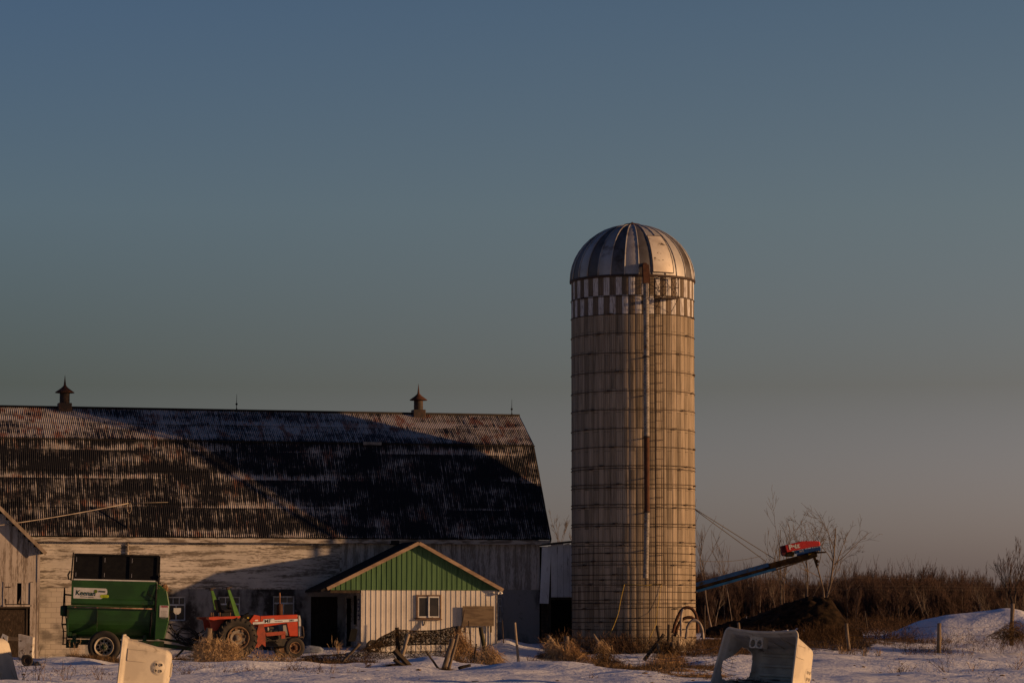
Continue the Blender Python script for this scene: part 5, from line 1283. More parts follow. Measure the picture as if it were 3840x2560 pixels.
# ================================================================== POSTS
def post(px0, r0, px1, r1, Y, wpx, mt_, label, group='old fence posts', name='fence_post', cat='post', dy=0, ext=.25, square=False, cap_=True):
    """leaning wooden post from its top pixel to its foot pixel at depth Y"""
    a, b = P(px0, r0, Y+dy), P(px1, r1, Y); d = (b-a); L = d.length; d.normalize()
    r = wpx/2/FPX*Y; pts = []; rad = []
    b = b + d*ext
    n = 7; nv = rnd.uniform(.02, .06)
    for i in range(n):
        t = i/(n-1); pts.append(a.lerp(b, t)-b+Vector((rnd.uniform(-1, 1)*r*.10, rnd.uniform(-1, 1)*r*.10, 0))); rad.append(r*(.90+.12*t)*rnd.uniform(.93, 1.07))
    m = MB(); n_ = 5 if square else 10; m.path(pts, rad, n_, smooth=not square)
    o = m.build(name, mt_); o.location = b
    for v in o.data.vertices: v.co += Vector((rnd.uniform(-1, 1), rnd.uniform(-1, 1), rnd.uniform(-1, 1)))*r*.07
    return tag(o, label, cat, group)
post(784, 2354, 772, 2478, 101.2, 26, M_wood, 'thick weathered post rising out of the straw mound behind the tractor wheel')
post(1532, 2375, 1507, 2462, 100.5, 15, M_woodp, 'pale round post leaning right behind the crossed planks')
post(1479, 2436, 1549, 2512, 93, 26, M_woodd, 'broken dark plank leaning left out of the snow', 'broken planks in the snow', 'broken_plank', 'plank', square=True)
post(1476, 2470, 1530, 2508, 92.6, 17, M_woodd, 'second dark plank lying low under the broken one', 'broken planks in the snow', 'broken_plank', 'plank', square=True)
post(1596, 2438, 1640, 2500, 92.5, 9, M_woodd, 'short dark stick leaning left toward the twin posts', 'broken sticks in the snow', 'stick', 'stick', square=True)
post(1698, 2392, 1662, 2515, 92, 20, M_wood, 'thick cut post of the leaning pair in front of the vine fence')
post(1718, 2376, 1680, 2520, 92.4, 12, M_wood, 'slim tapering post leaning tight against the thick cut post')
post(1717, 2346, 1715, 2455, 101.4, 19, M_woodd, 'post wrapped in dry vines at the right end of the vine fence')
post(1489, 2351, 1494, 2450, 101.6, 16, M_woodd, 'post wrapped in dry vines at the left of the vine fence')
post(1802, 2350, 1823, 2470, 99.5, 17, mat('mossy_wood', (.075, .07, .03), (.05, .04, .025), 4, (1, 1, .3), bump=.5, spec=.1), 'dark mossy post in front of the plywood board')
post(1930, 2333, 1945, 2488, 96.5, 10, M_woodp, 'slender pale pole standing alone in the snow before the barn corner')
post(1787, 2412, 1777, 2470, 98, 6, M_woodd, 'short dark stick standing in grass left of the mossy post', 'broken sticks in the snow', 'stick', 'stick')
post(1350, 2412, 1295, 2468, 101, 11, M_wood, 'grey stake leaning hard to the right beside low brown vines')
post(2052, 2382, 2118, 2462, 98, 17, M_wood, 'shaggy post leaning left, leftmost of the posts before the silo')
post(2124, 2384, 2131, 2472, 97.5, 21, M_wood, 'shaggy upright post covered in straw before the silo base')
post(2224, 2376, 2266, 2440, 96, 12, M_wood, 'thin pointed post leaning left above a grey straw heap')
post(2464, 2344, 2478, 2440, 100, 11, M_woodd, 'dark forked stake standing highest in the bundle of posts', ext=.3)
post(2508, 2340, 2504, 2472, 100.3, 13, M_woodd, 'dark upright post in the bundle beside the rusty pipes')
post(2490, 2376, 2432, 2452, 99.6, 14, M_woodd, 'dark post slanting across the bundle down to the left')
post(2466, 2410, 2482, 2474, 99.5, 12, M_wood, 'short grey post at the front of the bundle')
post(2518, 2405, 2536, 2474, 99.5, 14, M_wood, 'grey post at the right of the bundle under the wire crate')
post(2368, 2491, 2329, 2519, 90, 15, M_woodp, 'pale log stub lying in brown grass', 'logs in the grass', 'log', 'log', ext=.05)
post(2631, 2496, 2598, 2507, 91, 12, M_woodd, 'dark log end poking out of brown grass beside the right hutch', 'logs in the grass', 'log', 'log', ext=.05)
post(2768, 2333, 2775, 2376, 112, 11, M_wood, 'grey post peeping out above the tipped hutch')
post(3173, 2336, 3184, 2436, 114, 14, M_wood, 'grey post leaning slightly left of the manure heap brush')
post(3522, 2335, 3521, 2422, 112, 17, M_wood, 'stout grey post standing in front of the ploughed snow bank')
post(3797, 2262, 3794, 2395, 114, 17, M_wood, 'tall grey post rising from a tangle at the right edge')
post(2643, 2268, 2642, 2380, 113, 6, M_rustd, 'thin rusty steel stake right of the curved pipes', 'steel stakes', 'steel_stake', 'stake')
post(3243, 2289, 3250, 2340, 125, 5, M_rustd, 'thin dark steel stake in the brush right of the heap', 'steel stakes', 'steel_stake', 'stake')
post(1757, 2327, 1764, 2400, 110, 5, M_rustd, 'thin dark rod in front of the plywood board', 'steel stakes', 'steel_stake', 'stake')
post(1742, 2286, 1730, 2350, 112.2, 5, M_rustd, 'bent dark rod across the left side of the plywood board', 'steel stakes', 'steel_stake', 'stake')
post(1883, 2324, 1887, 2385, 114, 4, M_rustd, 'thin dark rod right of the milk house corner', 'steel stakes', 'steel_stake', 'stake')
o = post(1765, 2492, 1725, 2502, 90.5, 12, M_woodd, 'small dark wood stump half buried in the snow', 'logs in the grass', 'log', 'log', ext=.05)
# wire crate among the posts
c = P(2533, 2376, 99.3); cr = thing('wire_crate', 'rusty wire crate frame hooked on the post bundle', 'crate', P(2533, 2440, 99.3))
m = MB(); s_ = 99.3/FPX; hw = 11*s_; hh = 64*s_
ring = [(-hw, 0, 0), (-hw, 0, hh-.04), (-hw+.03, 0, hh), (hw-.03, 0, hh), (hw, 0, hh-.04), (hw, 0, 0)]
m.path(ring, .014, 5); m.path([(x, y+.22, z) for x, y, z in ring], .014, 5)
for p in ring[1:5:3]: m.tube(p, (p[0], .22, p[2]), .012, n=5)
m.build('frame', M_rustd, cr)
m = MB()
for k in range(6): x = -hw+2*hw*k/5; m.tube((x, 0, 0), (x, 0, hh*.72), .007, n=4)
m.tube((-hw, 0, hh*.72), (hw, 0, hh*.72), .008, n=4); m.build('bars', M_rustd, cr)

# ================================================================== small things in the yard
t = thing('tipped_cart', 'dirty white cart tipped on end with one small black wheel', 'cart', G(95, 95.5))
s_ = 95.5/FPX
def ct(px, row): p = P(px, row, 95.5)-t.location; return Vector(p)
pts = [ct(69, 2376), ct(123, 2388), ct(119, 2466), ct(69, 2474)]
m = MB(); m.add([p for p in pts]+[p+Vector((.05, .10, 0)) for p in pts], [(0, 1, 2, 3), (7, 6, 5, 4), (0, 4, 5, 1), (1, 5, 6, 2), (2, 6, 7, 3), (3, 7, 4, 0)]); m.build('tray', mat('dirty_white_board', (.52, .48, .42), (.36, .31, .25), 4, c3=(.10, .07, .05), s3=7, lo3=.58, hi3=.66), t)
w_, RX, h = wheel(t, ct(104, 2475)+Vector((0, -.12, 0)), .19, .12, .10, M_rustd, -1, dish=.02)
m = MB(); m.bar(ct(82, 2472)+Vector((0, -.1, 0)), ct(93, 2446)+Vector((0, -.1, 0)), .05, .04); m.bar(ct(93, 2446)+Vector((0, -.1, 0)), ct(100, 2475)+Vector((0, -.1, 0)), .04, .04); m.build('axle_bracket', M_trim, t)
b_ = thing('bent_trim', 'bent white plastic trim and board behind the left hutch', 'debris', P(15, 2400, 92))
def bp(px, row, dy=0): return P(px, row, 92+dy)-b_.location
m = MB()
for q in ([(2, 2396), (10, 2374), (22, 2380), (30, 2384), (28, 2412), (22, 2412), (20, 2396), (12, 2384), (8, 2400)],): m.prism([(bp(*p).x, bp(*p).z) for p in q], -.02, .02, 'xz')
m.build('bent_strip', M_plastic, b_)
m = MB(); m.prism([(bp(*p).x, bp(*p).z) for p in ((30, 2384), (66, 2388), (70, 2402), (30, 2400))], .02, .05, 'xz'); m.build('board', M_ply, b_)
m = MB(); c = G(142, 97); vs = []
for k in range(26):
    a_ = 2*math.pi*k/26; rr2 = 1+.16*math.sin(3*a_+1)+rnd.uniform(-.06, .06); vs.append((.22*rr2*math.cos(a_), .16*rr2*math.sin(a_)))
m.add([(x, y, 0) for x, y in vs]+[(x*.8, y*.8, .08+rnd.uniform(-.02, .03)) for x, y in vs]+[(x*.4, y*.4, .16+rnd.uniform(-.03, .03)) for x, y in vs]+[(0, 0, .14)], [(i, (i+1) % 26, 26+(i+1) % 26, 26+i) for i in range(26)]+[(26+i, 26+(i+1) % 26, 52+(i+1) % 26, 52+i) for i in range(26)]+[(52+i, 52+(i+1) % 26, 78) for i in range(26)])
o = m.build('plastic_bag', M_bluebag); o.location = c - Vector((0, 0, .03)); tag(o, 'crumpled dark plastic bag on the ground left of the wagon', 'bag')
o = thing('bucket', 'white plastic bucket half sunk in snow right of the centre left hutch', 'bucket', G(692, 75, -.10)); m = MB(); m.lathe([(.115, 0), (.14, .17), (.155, .175), (.155, .195), (.138, .195), (.11, .01), (0, .01)], 24); m.build('pail', M_plastic, o); m = MB(); m.path([(.15*math.cos(t_), .15*math.sin(t_), .17-.03*math.sin(t_)) for t_ in np.linspace(0, math.pi, 12)], .006, 5); m.build('handle', M_wire, o)
o = thing('tyre', 'old black tyre lying against the milk house wall', 'tyre', BM_ @ Vector((bx(1401, MY-.3), MY-.3, gz_local(bx(1401, MY-.3), MY-.3)+.10)), BA); m = MB(); m.lathe([(.17, -.06), (.24, -.08), (.28, -.05), (.28, .05), (.24, .08), (.17, .06)], 26, (0, 0, .1), Matrix.Rotation(R(65), 3, 'X'), closed=True); m.build('tread', M_rubber, o)
o = thing('black_board', 'small black board leaning by the milk house porch', 'board', BM_ @ Vector((bx(1322, MY-.5), MY-.5, 0)), BA); q0 = bl(1306, 2398, MY-.5); q1 = bl(1341, 2356, MY-.5); ox = bx(1322, MY-.5)
m = MB(); m.prism([(q0.x-ox, q0.z-.05), (q1.x-ox-.08, q0.z-.05), (q1.x-ox, q1.z-.03), (q1.x-ox-.1, q1.z+.02), (q0.x-ox+.1, q1.z-.02)], -.02, .02, 'xz'); m.build('panel', M_black, o)
for px, Y, lab, r in ((1170, 112.3, 'grey blue feed bag lying on snow by the barn door', .42), (1330, 110.9, 'white torn bag bunched on snow beside the porch', .30)):
    m = MB(); m.ico((0, 0, .08), r, 3, sc3=(1.15, .55, .42), jit=.05); o = m.build('feed_bag', mat('grey_blue_bag', (.20, .23, .30), (.14, .16, .20), 5) if px < 1200 else mat('white_bag', (.52, .54, .58), (.40, .42, .46), 6)); o.location = G(px, Y); tag(o, lab, 'bag', 'bags by the porch')

# ================================================================== MANURE HEAP
hp_ = [(2640, 2358), (2700, 2345), (2750, 2331), (2812, 2315), (2870, 2295), (2920, 2275), (2978, 2248), (3027, 2233), (3071, 2229), (3103, 2242), (3138, 2289), (3165, 2333), (3200, 2352)]
HY = 127.0
hx_ = np.array([X(p, HY) for p, _ in hp_]); hz_ = np.array([P(p, r_, HY).z for p, r_ in hp_])
gxh = np.linspace(hx_[0], hx_[-1], 90); gyh = np.linspace(HY-4.2, HY+4.2, 60)
HX, HYY = np.meshgrid(gxh, gyh); top_ = np.interp(HX, hx_, hz_); gr_ = gz(HX, HYY)-.08
sh_ = np.clip(1-np.abs((HYY-HY)/4.2)**1.4, 0, 1)
HZ = gr_+np.maximum(top_-gr_, 0)*sh_ + (.16*vnoise(HX*1.6, HYY*1.6, 21)+.12*vnoise(HX*4, HYY*4, 22)+.07*vnoise(HX*9, HYY*9, 23))*np.clip(sh_*3, 0, 1)
o = fast_mesh('manure_heap', np.stack([HX, HYY, HZ], -1).reshape(-1, 3)-[X(2960, HY), HY, .8], np.stack([(np.arange(59)[:, None]*90+np.arange(89)[None, :]).ravel()+k for k in (0, 1, 91, 90)], 1), M_heap)
o.location = (X(2960, HY), HY, .8); tag(o, 'dark manure heap under the raised end of the conveyor', 'heap')
def heap_patch(px0, px1, Y0, Y1, seed, label, thr=.5):
    """old snow lying on the heap's own surface"""
    m = MB(); n1, n2 = 46, 26; idx = {}; cx, cy = X((px0+px1)/2, (Y0+Y1)/2), (Y0+Y1)/2
    xs_ = np.linspace(X(px0, cy), X(px1, cy), n1); ys_ = np.linspace(Y0, Y1, n2)
    def hh(x, y):
        i_ = min(max((x-gxh[0])/(gxh[1]-gxh[0]), 0), 88.999); j_ = min(max((y-gyh[0])/(gyh[1]-gyh[0]), 0), 58.999); a, b = int(i_), int(j_); u, v_ = i_-a, j_-b
        return (HZ[b, a]*(1-u)+HZ[b, a+1]*u)*(1-v_)+(HZ[b+1, a]*(1-u)+HZ[b+1, a+1]*u)*v_
    keep = lambda i, k: 1.15-((i/n1-.5)/.5)**2-((k/n2-.5)/.5)**2+2.2*float(vnoise(xs_[i]*2.5, ys_[k]*2.5, seed)) > thr
    vs = []; fs = []
    for k in range(n2-1):
        for i in range(n1-1):
            if keep(i, k):
                q = []
                for a, b in ((i, k), (i+1, k), (i+1, k+1), (i, k+1)):
                    if (a, b) not in idx: idx[(a, b)] = len(vs); vs.append((xs_[a]-cx, ys_[b]-cy, hh(xs_[a], ys_[b])+.035))
                    q.append(idx[(a, b)])
                fs.append(q)
    m.add(vs, fs, 0, True); o = m.build('snow_patch', M_snow); o.location = (cx, cy, 0); return tag(o, label, 'snow', 'snow patches on the heap')
heap_patch(2895, 3012, 123.0, 124.0, 51, 'large snow patch on the front slope of the dark heap')
heap_patch(2770, 2815, 123.3, 124.2, 53, 'small snow patch at the left foot of the dark heap')

# ================================================================== DRY PLANTS
def blades(base, direc, length, bend, K=4, curl=.15):
    """base (N,3), direc (N,3) unit, length (N) -> curved paths; bend pulls tips down"""
    N = len(base); t = np.linspace(0, 1, K)[None, :, None]
    L = np.asarray(length)[:, None, None]
    side = rng.normal(0, curl, (N, 1, 3))
    p = base[:, None, :] + direc[:, None, :]*L*t + side*L*t*t
    p[:, :, 2] -= (np.asarray(bend)[:, None]*np.asarray(length)[:, None])*(t[:, :, 0]**2)
    return p
def unit(v): return v/np.maximum(np.linalg.norm(v, axis=1), 1e-9)[:, None]
def put(name, label, cat, paths, width, mt_, group=None, kind=None, org=None):
    org = np.array(org if org is not None else paths.reshape(-1, 3).mean(0)); v, f = ribbons(paths, width)
    o = fast_mesh(name, v-org, f, mt_); o.location = org; return tag(o, label, cat, group, kind)
def row_pts(px, Y, dz=0):
    x = X(px, Y); return np.stack([x, Y, gz(x, Y)+dz], 1)
def tuft(px, Y, wpx, n, hmin, hmax, label, mt_, lean=(0, 0), spread=.45, bend=.25, dep=.5, width=.012, name='grass_tuft', cat='grass', group=None):
    x = rng.normal(px, wpx/2.4, n); yy = Y+rng.uniform(-dep, dep, n); b = row_pts(x, yy, -.02)
    d = unit(np.stack([rng.normal(lean[0], spread, n), rng.normal(lean[1], spread, n), np.ones(n)], 1))
    return put(name, label, cat, blades(b, d, rng.uniform(hmin, hmax, n), rng.uniform(0, bend, n)), width, mt_, group)
def drape(px0, r0, px1, r1, Y, n, side, lmin, lmax, label, mt_, name='dry_grass_clump', cat='grass', group='dry grass on the fence posts', sp=.07, drop=.55, dirx=0., width=.013):
    """straw hanging off a post: starts along the post and falls outwards"""
    a, b = np.array(P(px0, r0, Y)), np.array(P(px1, r1, Y)); t = rng.beta(2.3, .9, n)[:, None]
    base = a+(b-a)*t+rng.normal(0, sp, (n, 3))*[1, 1, .6]+np.stack([rng.uniform(-1, 1, n)*side*t[:, 0], rng.uniform(-1, .4, n)*side*t[:, 0], np.zeros(n)], 1)
    g = gz(base[:, 0], base[:, 1]); base[:, 2] = np.maximum(base[:, 2], g+.03)
    d = unit(np.stack([rng.normal(dirx, .75, n), rng.normal(-.3, .6, n), rng.normal(-.25, .6, n)], 1)); L = rng.uniform(lmin, lmax, n)
    p = blades(base, d, L, np.full(n, drop), 4, .25); gg = gz(p[:, :, 0], p[:, :, 1]); p[:, :, 2] = np.maximum(p[:, :, 2], gg+rng.uniform(.0, .06, (n, 1)))
    return put(name, label, cat, p, width, mt_, group)
# straw mound behind the rear tractor wheel
n = 6500
def mound_top(px): return np.interp(px, [690, 715, 742, 770, 800, 850, 900, 950, 1000, 1060, 1120, 1150], [2462, 2440, 2396, 2366, 2370, 2386, 2402, 2424, 2444, 2451, 2456, 2464])
px = rng.uniform(705, 1120, n)**1.0; px = np.where(rng.random(n) < .75, rng.uniform(735, 900, n), px); Yb = 100.8+rng.normal(0, .40, n)
hgt = np.maximum(0, (np.array([P(a, b, 101.).z for a, b in zip(px, mound_top(px))])-gz(X(px, 101.), np.full(n, 101.))))
b = row_pts(px, Yb); b[:, 2] += hgt*rng.uniform(0, .80, n)*np.exp(-((Yb-100.8)/.8)**2)
d = unit(np.stack([rng.normal(.0, .55, n), rng.normal(-.1, .5, n), rng.normal(.6, .55, n)], 1))
put('straw_mound', 'big mound of dry straw in front of the rear tractor wheel', 'straw', blades(b, d, rng.uniform(.08, .27, n), rng.uniform(.1, .5, n), 4, .3), .013, M_straw3)
# vine covered fence panel
def vines(name, label, N, px0, px1, top, bot, Y, K, step, mt_, width=.014, bias=0, group=None, cat='vines', dep=.12):
    """tangle: random walks inside an outline given by top and bottom rows"""
    px = rng.uniform(px0, px1, N); u = rng.random(N)**1.2
    tp, bt = np.interp(px, *top), np.interp(px, *bot); row = tp+(bt-tp)*u
    s = Y/FPX; x = (px-1920)*s; z = EYE+(HOR-row)*s; y = Y+rng.normal(0, dep, N)
    p = np.zeros((N, K, 3)); p[:, 0] = np.stack([x, y, z], 1); an = rng.uniform(0, 2*math.pi, N)
    for k in range(1, K):
        an = an+rng.normal(0, .8, N); p[:, k, 0] = p[:, k-1, 0]+np.cos(an)*step; p[:, k, 2] = p[:, k-1, 2]+np.sin(an)*step*.9+bias*step; p[:, k, 1] = p[:, k-1, 1]+rng.normal(0, step*.4, N)
        pxk = p[:, k, 0]/s+1920; tk, bk = np.interp(pxk, *top), np.interp(pxk, *bot)
        zt2 = EYE+(HOR-tk)*s; zb2 = EYE+(HOR-bk)*s
        over = p[:, k, 2] > zt2; p[over, k, 2] = zt2[over]-rng.random(over.sum())*.05; und = p[:, k, 2] < zb2; p[und, k, 2] = zb2[und]+rng.random(und.sum())*.05
    return put(name, label, cat, p, width, mt_, group)
top = ([1380, 1430, 1470, 1489, 1560, 1640, 1700, 1725], [2425, 2385, 2366, 2356, 2362, 2360, 2347, 2345]); bot = ([1340, 1480, 1725], [2462, 2464, 2460])
botm = ([1340, 1480, 1725], [2440, 2418, 2414])
vines('vine_fence', 'brown dry vines covering the wire fence in front of the milk house', 1700, 1385, 1722, top, botm, 101.6, 8, .07, M_straw2, .018)
vines('vine_runners', 'loose vine runners hanging below the vine fence', 420, 1340, 1722, (botm[0], [2400]*3), bot, 101.5, 7, .08, M_straw2, .012, -.2)
vines('vine_mat', 'matted brown vines on the ground below the vine fence', 420, 1380, 1722, ([1380, 1722], [2440, 2436]), ([1380, 1722], [2468, 2462]), 101.4, 7, .07, M_straw2, .014)
top2 = ([1130, 1180, 1260, 1340, 1400, 1440], [2458, 2452, 2450, 2440, 2415, 2392]); bot2 = ([1130, 1300, 1440], [2472, 2492, 2470])
vines('vine_trail', 'low trail of brown vines left of the vine fence', 900, 1140, 1440, top2, bot2, 101.2, 7, .07, M_straw2, .015)
drape(1717, 2348, 1722, 2440, 101.2, 1300, .42, .14, .42, 'rusty brown straw heaped on the vine wrapped post', M_straw, dirx=.5, sp=.10)
drape(1760, 2420, 1790, 2465, 100.0, 500, .45, .14, .40, 'brown straw sloping down from the vine fence to the mossy post', M_straw, dirx=.5, sp=.12)
drape(1826, 2408, 1836, 2474, 99.2, 800, .40, .15, .42, 'golden straw heaped against the mossy post', M_straw3, dirx=.6, sp=.10)
tuft(1944, 96.5, 26, 120, .06, .2, 'pale grass at the foot of the slender pole', M_straw3)
drape(2056, 2390, 2110, 2462, 97.8, 900, .34, .13, .36, 'golden straw falling from the leftmost shaggy post', M_straw3, sp=.09, dirx=-.3)
drape(2128, 2388, 2150, 2468, 97.3, 800, .30, .13, .36, 'brown straw heaped around the upright shaggy post', M_straw, sp=.09, dirx=.5)
drape(2180, 2452, 2230, 2472, 97.0, 350, .35, .12, .35, 'brown straw between the shaggy post and the grey straw heap', M_straw, sp=.10)
drape(2240, 2410, 2290, 2492, 93.6, 1000, .42, .13, .38, 'grey brown straw heap before the silo', M_straw2, sp=.10, dirx=.2)
drape(2250, 2395, 2262, 2425, 95.2, 260, .15, .1, .3, 'pale straw tuft on top of the grey straw heap', M_straw3, sp=.06)
tuft(2040, 97.6, 40, 420, .12, .42, 'golden grass fringe left of the leftmost shaggy post', M_straw3, lean=(-.5, 0), spread=.5, bend=.6)
tuft(2480, 98.8, 75, 900, .15, .48, 'tall brown grass skirt around the post bundle', M_straw, spread=.35, bend=.5)
tuft(1850, 98.6, 45, 420, .12, .36, 'golden grass fringe right of the mossy post', M_straw3, lean=(.5, 0), spread=.5, bend=.6)
drape(2440, 2440, 2540, 2470, 99.5, 900, .30, .14, .36, 'brown straw around the foot of the post bundle', M_straw, sp=.10)
drape(2470, 2390, 2520, 2440, 99.6, 700, .25, .15, .40, 'dark straw hanging in the post bundle', M_straw2, sp=.09)
drape(1660, 2500, 1672, 2516, 92, 260, .16, .08, .24, 'dark root clump at the foot of the leaning post pair', M_straw2, sp=.06)
drape(1430, 2500, 1500, 2505, 92.8, 420, .20, .08, .25, 'dark moss clump under the broken planks', M_straw2, sp=.06)
drape(3796, 2330, 3800, 2390, 113.6, 900, .55, .15, .5, 'dark brown tangle around the tall post at the right edge', M_straw2, sp=.12)
vines('dead_vine', 'tangle of dark dead vine left of the tall post at the right edge', 330, 3705, 3850, ([3705, 3760, 3800, 3850], [2380, 2345, 2325, 2345]), ([3705, 3850], [2394, 2390]), 113.5, 8, .08, M_straw2, .015, dep=.3)
drape(2325, 2512, 2400, 2524, 89.0, 700, .45, .10, .32, 'brown grass heap around the pale log stub', M_straw, sp=.10)
drape(2440, 2516, 2540, 2528, 86.5, 1100, .55, .12, .36, 'wide brown grass heap left of the tipped hutch', M_straw, sp=.12)
drape(2530, 2530, 2660, 2548, 82.0, 1300, .55, .12, .38, 'golden brown grass heap at the near corner of the tipped hutch', M_straw, sp=.12)
drape(2690, 2546, 2830, 2556, 75.6, 500, .3, .06, .22, 'dry grass under the open side of the tipped hutch', M_straw2, sp=.08)
# grass along the ground in belts -> nobody could count it
bl_ = []
def belt(px0, px1, Y0, Y1, n, hmin, hmax, lean=0., spread=.6, bend=.5, clump=9., thr=.46):
    px = rng.uniform(px0, px1, n*2); Y = rng.uniform(Y0, Y1, n*2); x = X(px, Y); k = (vnoise(x*.9, Y*.9, 31)+.5+.35*vnoise(x*3, Y*3, 33)) > thr
    px, Y = px[k][:n], Y[k][:n]; m_ = len(px); b = row_pts(px, Y, -.01)
    d = unit(np.stack([rng.normal(lean, spread, m_), rng.normal(0, spread, m_), np.ones(m_)], 1)); bl_.append(blades(b, d, rng.uniform(hmin, hmax, m_), rng.uniform(0, bend, m_)))
belt(110, 780, 103.6, 105.4, 4600, .06, .26)
belt(640, 760, 104, 108, 700, .08, .3)
belt(800, 1400, 102.2, 104.2, 5200, .08, .30)
belt(1130, 1420, 100.2, 102.5, 3200, .08, .28)
belt(1700, 2020, 97.2, 99.5, 1400, .08, .25, thr=.5)
belt(2040, 2420, 96.2, 98.6, 1200, .08, .22, thr=.55)
belt(2230, 2700, 86.5, 91.5, 7500, .05, .22, thr=.46)
belt(2420, 2680, 80.5, 84, 1500, .05, .17, thr=.55)
belt(620, 1350, 85, 93, 1300, .06, .26, thr=.74)
belt(-50, 430, 76, 90, 700, .06, .28, thr=.70)
belt(3200, 3900, 84, 104, 700, .06, .22, thr=.78)
belt(2640, 3200, 112.5, 122, 6500, .10, .34, thr=.40)
belt(3150, 3560, 113, 120, 2200, .08, .3, thr=.52)
belt(2560, 3900, 150, 215, 6500, .2, .7, thr=.35)
put('dry_grass', 'low brown dead grass showing through the snow', None, np.concatenate(bl_), .013, M_straw2, None, 'stuff')
# weeds at the silo foot
def weeds(name, label, cat, parts, mt_, width=.011, K=5, group=None, kind=None):
    """stems with short side twigs; parts: (px0, px1, Y0, Y1, n, hmin, hmax, leanx, spread)"""
    out = []
    for px0, px1, Y0, Y1, n, hmin, hmax, lean, spread in parts:
        b = row_pts(rng.uniform(px0, px1, n), rng.uniform(Y0, Y1, n), -.02); d = unit(np.stack([rng.normal(lean, spread, n), rng.normal(0, spread*.7, n), np.ones(n)], 1)); L = rng.uniform(hmin, hmax, n)
        st = blades(b, d, L, rng.uniform(0, .25, n), K, .12); out.append(st)
        for q in range(4):                                # side twigs
            t = rng.uniform(.35, .95, n); i = np.minimum((t*(K-1)).astype(int), K-2); f_ = t*(K-1)-i
            bb_ = st[np.arange(n), i]*(1-f_)[:, None]+st[np.arange(n), i+1]*f_[:, None]
            dd = unit(d+rng.normal(0, .8, (n, 3))); out.append(blades(bb_, dd, L*rng.uniform(.1, .3, n), np.zeros(n), K, .2))
    return put(name, label, cat, np.concatenate(out), width, mt_, group, kind)
weeds('weed_thicket', 'tangled dead weeds around the foot of the silo', None, [(2060, 2380, 112.0, 113.4, 420, .45, 1.0, -.35, .5), (2250, 2650, 111.6, 113.2, 640, .35, .85, -.2, .55), (2060, 2200, 112, 113.4, 90, .6, 1.2, -.55, .3), (2560, 2760, 110.8, 112.8, 260, .3, .7, 0, .6)], M_weed, .014, kind='stuff')
weeds('brush', 'russet dead brush in front of the manure heap', None, [(2690, 3180, 116, 121, 700, .25, .72, .1, .45), (2990, 3190, 118, 122, 380, .4, .85, .15, .4), (3150, 3420, 116, 124, 380, .3, .8, 0, .5), (2640, 2720, 112, 116, 90, .3, .7, 0, .5)], M_brush, .012, kind='stuff')
weeds('brush', 'thin weeds along the foot of the ploughed snow bank', None, [(3330, 3760, 113.5, 119.5, 330, .3, .85, .25, .55), (3540, 3640, 112, 113.2, 40, .2, .5, 0, .4)], M_weed, .009, kind='stuff')
# single weeds on the snow
def single(px, Y, n, hmin, hmax, lean, spread, label, wpx=25, mt_=None):
    return weeds('dead_weed', label, 'weed', [(px-wpx*.45, px+wpx*.45, Y-.12, Y+.12, n, hmin, hmax, lean, spread)], mt_ or M_weed, .014, group='dead weeds on the snow')
single(90, 75.5, 9, .5, 1.0, .1, .3, 'tall thin weeds in front of the upright hutch at left', 40)
single(160, 76.5, 10, .4, .9, .15, .35, 'tall thin weeds right of the upright hutch', 40)
single(262, 77.5, 9, .4, .8, .1, .35, 'weeds on the snow between the hutches', 40)
single(375, 79.5, 7, .3, .7, -.1, .4, 'weeds beside the rim of the hutch by the wagon', 40)
single(285, 104.6, 14, .4, .85, .1, .3, 'pale tall weeds in front of the wagon wheel', 28, M_straw3)
single(700, 86, 22, .1, .3, .2, .7, 'low curled weeds right of the hutch by the wagon', 50)
single(860, 86.5, 18, .1, .35, .1, .7, 'low weeds in the snow below the straw mound', 40)
single(955, 85, 22, .12, .4, -.3, .7, 'low weeds leaning left in the open snow', 50)
single(1100, 87, 18, .12, .45, .2, .6, 'sparse weeds below the front tractor wheel', 50)
single(1200, 86, 14, .12, .4, .1, .6, 'sparse weeds on the snow below the dark barn door', 40)
single(1385, 92.5, 14, .25, .55, .1, .4, 'thin upright weeds left of the broken planks', 30)
single(1245, 82, 4, .3, .5, .3, .5, 'bent twig in the near snow', 20)
single(1270, 111.5, 22, .35, .75, .2, .4, 'pale bushy weed in front of the porch', 35, M_straw3)
single(1490, 111.5, 26, .5, .95, .2, .35, 'thin weeds in front of the milk house wall', 50, M_straw2)
single(1180, 109, 14, .2, .5, .1, .5, 'small weeds before the dark barn door', 30)
single(1060, 104.5, 34, .25, .6, -.1, .5, 'tangle of weeds under the tractor engine', 28)
single(1165, 104, 26, .15, .5, .1, .6, 'weeds in front of the front tractor wheel', 40)
single(1990, 108, 16, .15, .4, .1, .5, 'small weeds on snow beside the barn corner', 40)
single(2090, 110.5, 40, .6, 1.15, -.5, .3, 'tall brown weeds leaning left before the link shed', 40, M_weed)
single(2215, 80, 8, .1, .25, .2, .6, 'short twigs on the near hummock', 18)
single(3370, 90, 22, .25, .55, .3, .6, 'collapsed brown weed stalks on the right snowfield', 55, M_weed)
single(3530, 88, 9, .4, .8, -.5, .4, 'long thin stems leaning left on the right snowfield', 35)
single(3640, 88.5, 7, .25, .5, .3, .5, 'small bent stems on the right snowfield', 20, M_straw)
single(3800, 88, 14, .25, .6, .4, .6, 'weed stalks near the right edge of the snow', 40, M_straw)
single(3700, 77, 5, .2, .4, .2, .4, 'short dark twig in the near right snow', 12)
single(3235, 112.5, 20, .2, .45, 0, .3, 'tan grass tuft right of the leaning grey post', 18, M_straw3)
single(3288, 112.5, 20, .2, .42, 0, .3, 'second tan grass tuft further right of the leaning grey post', 16, M_straw3)
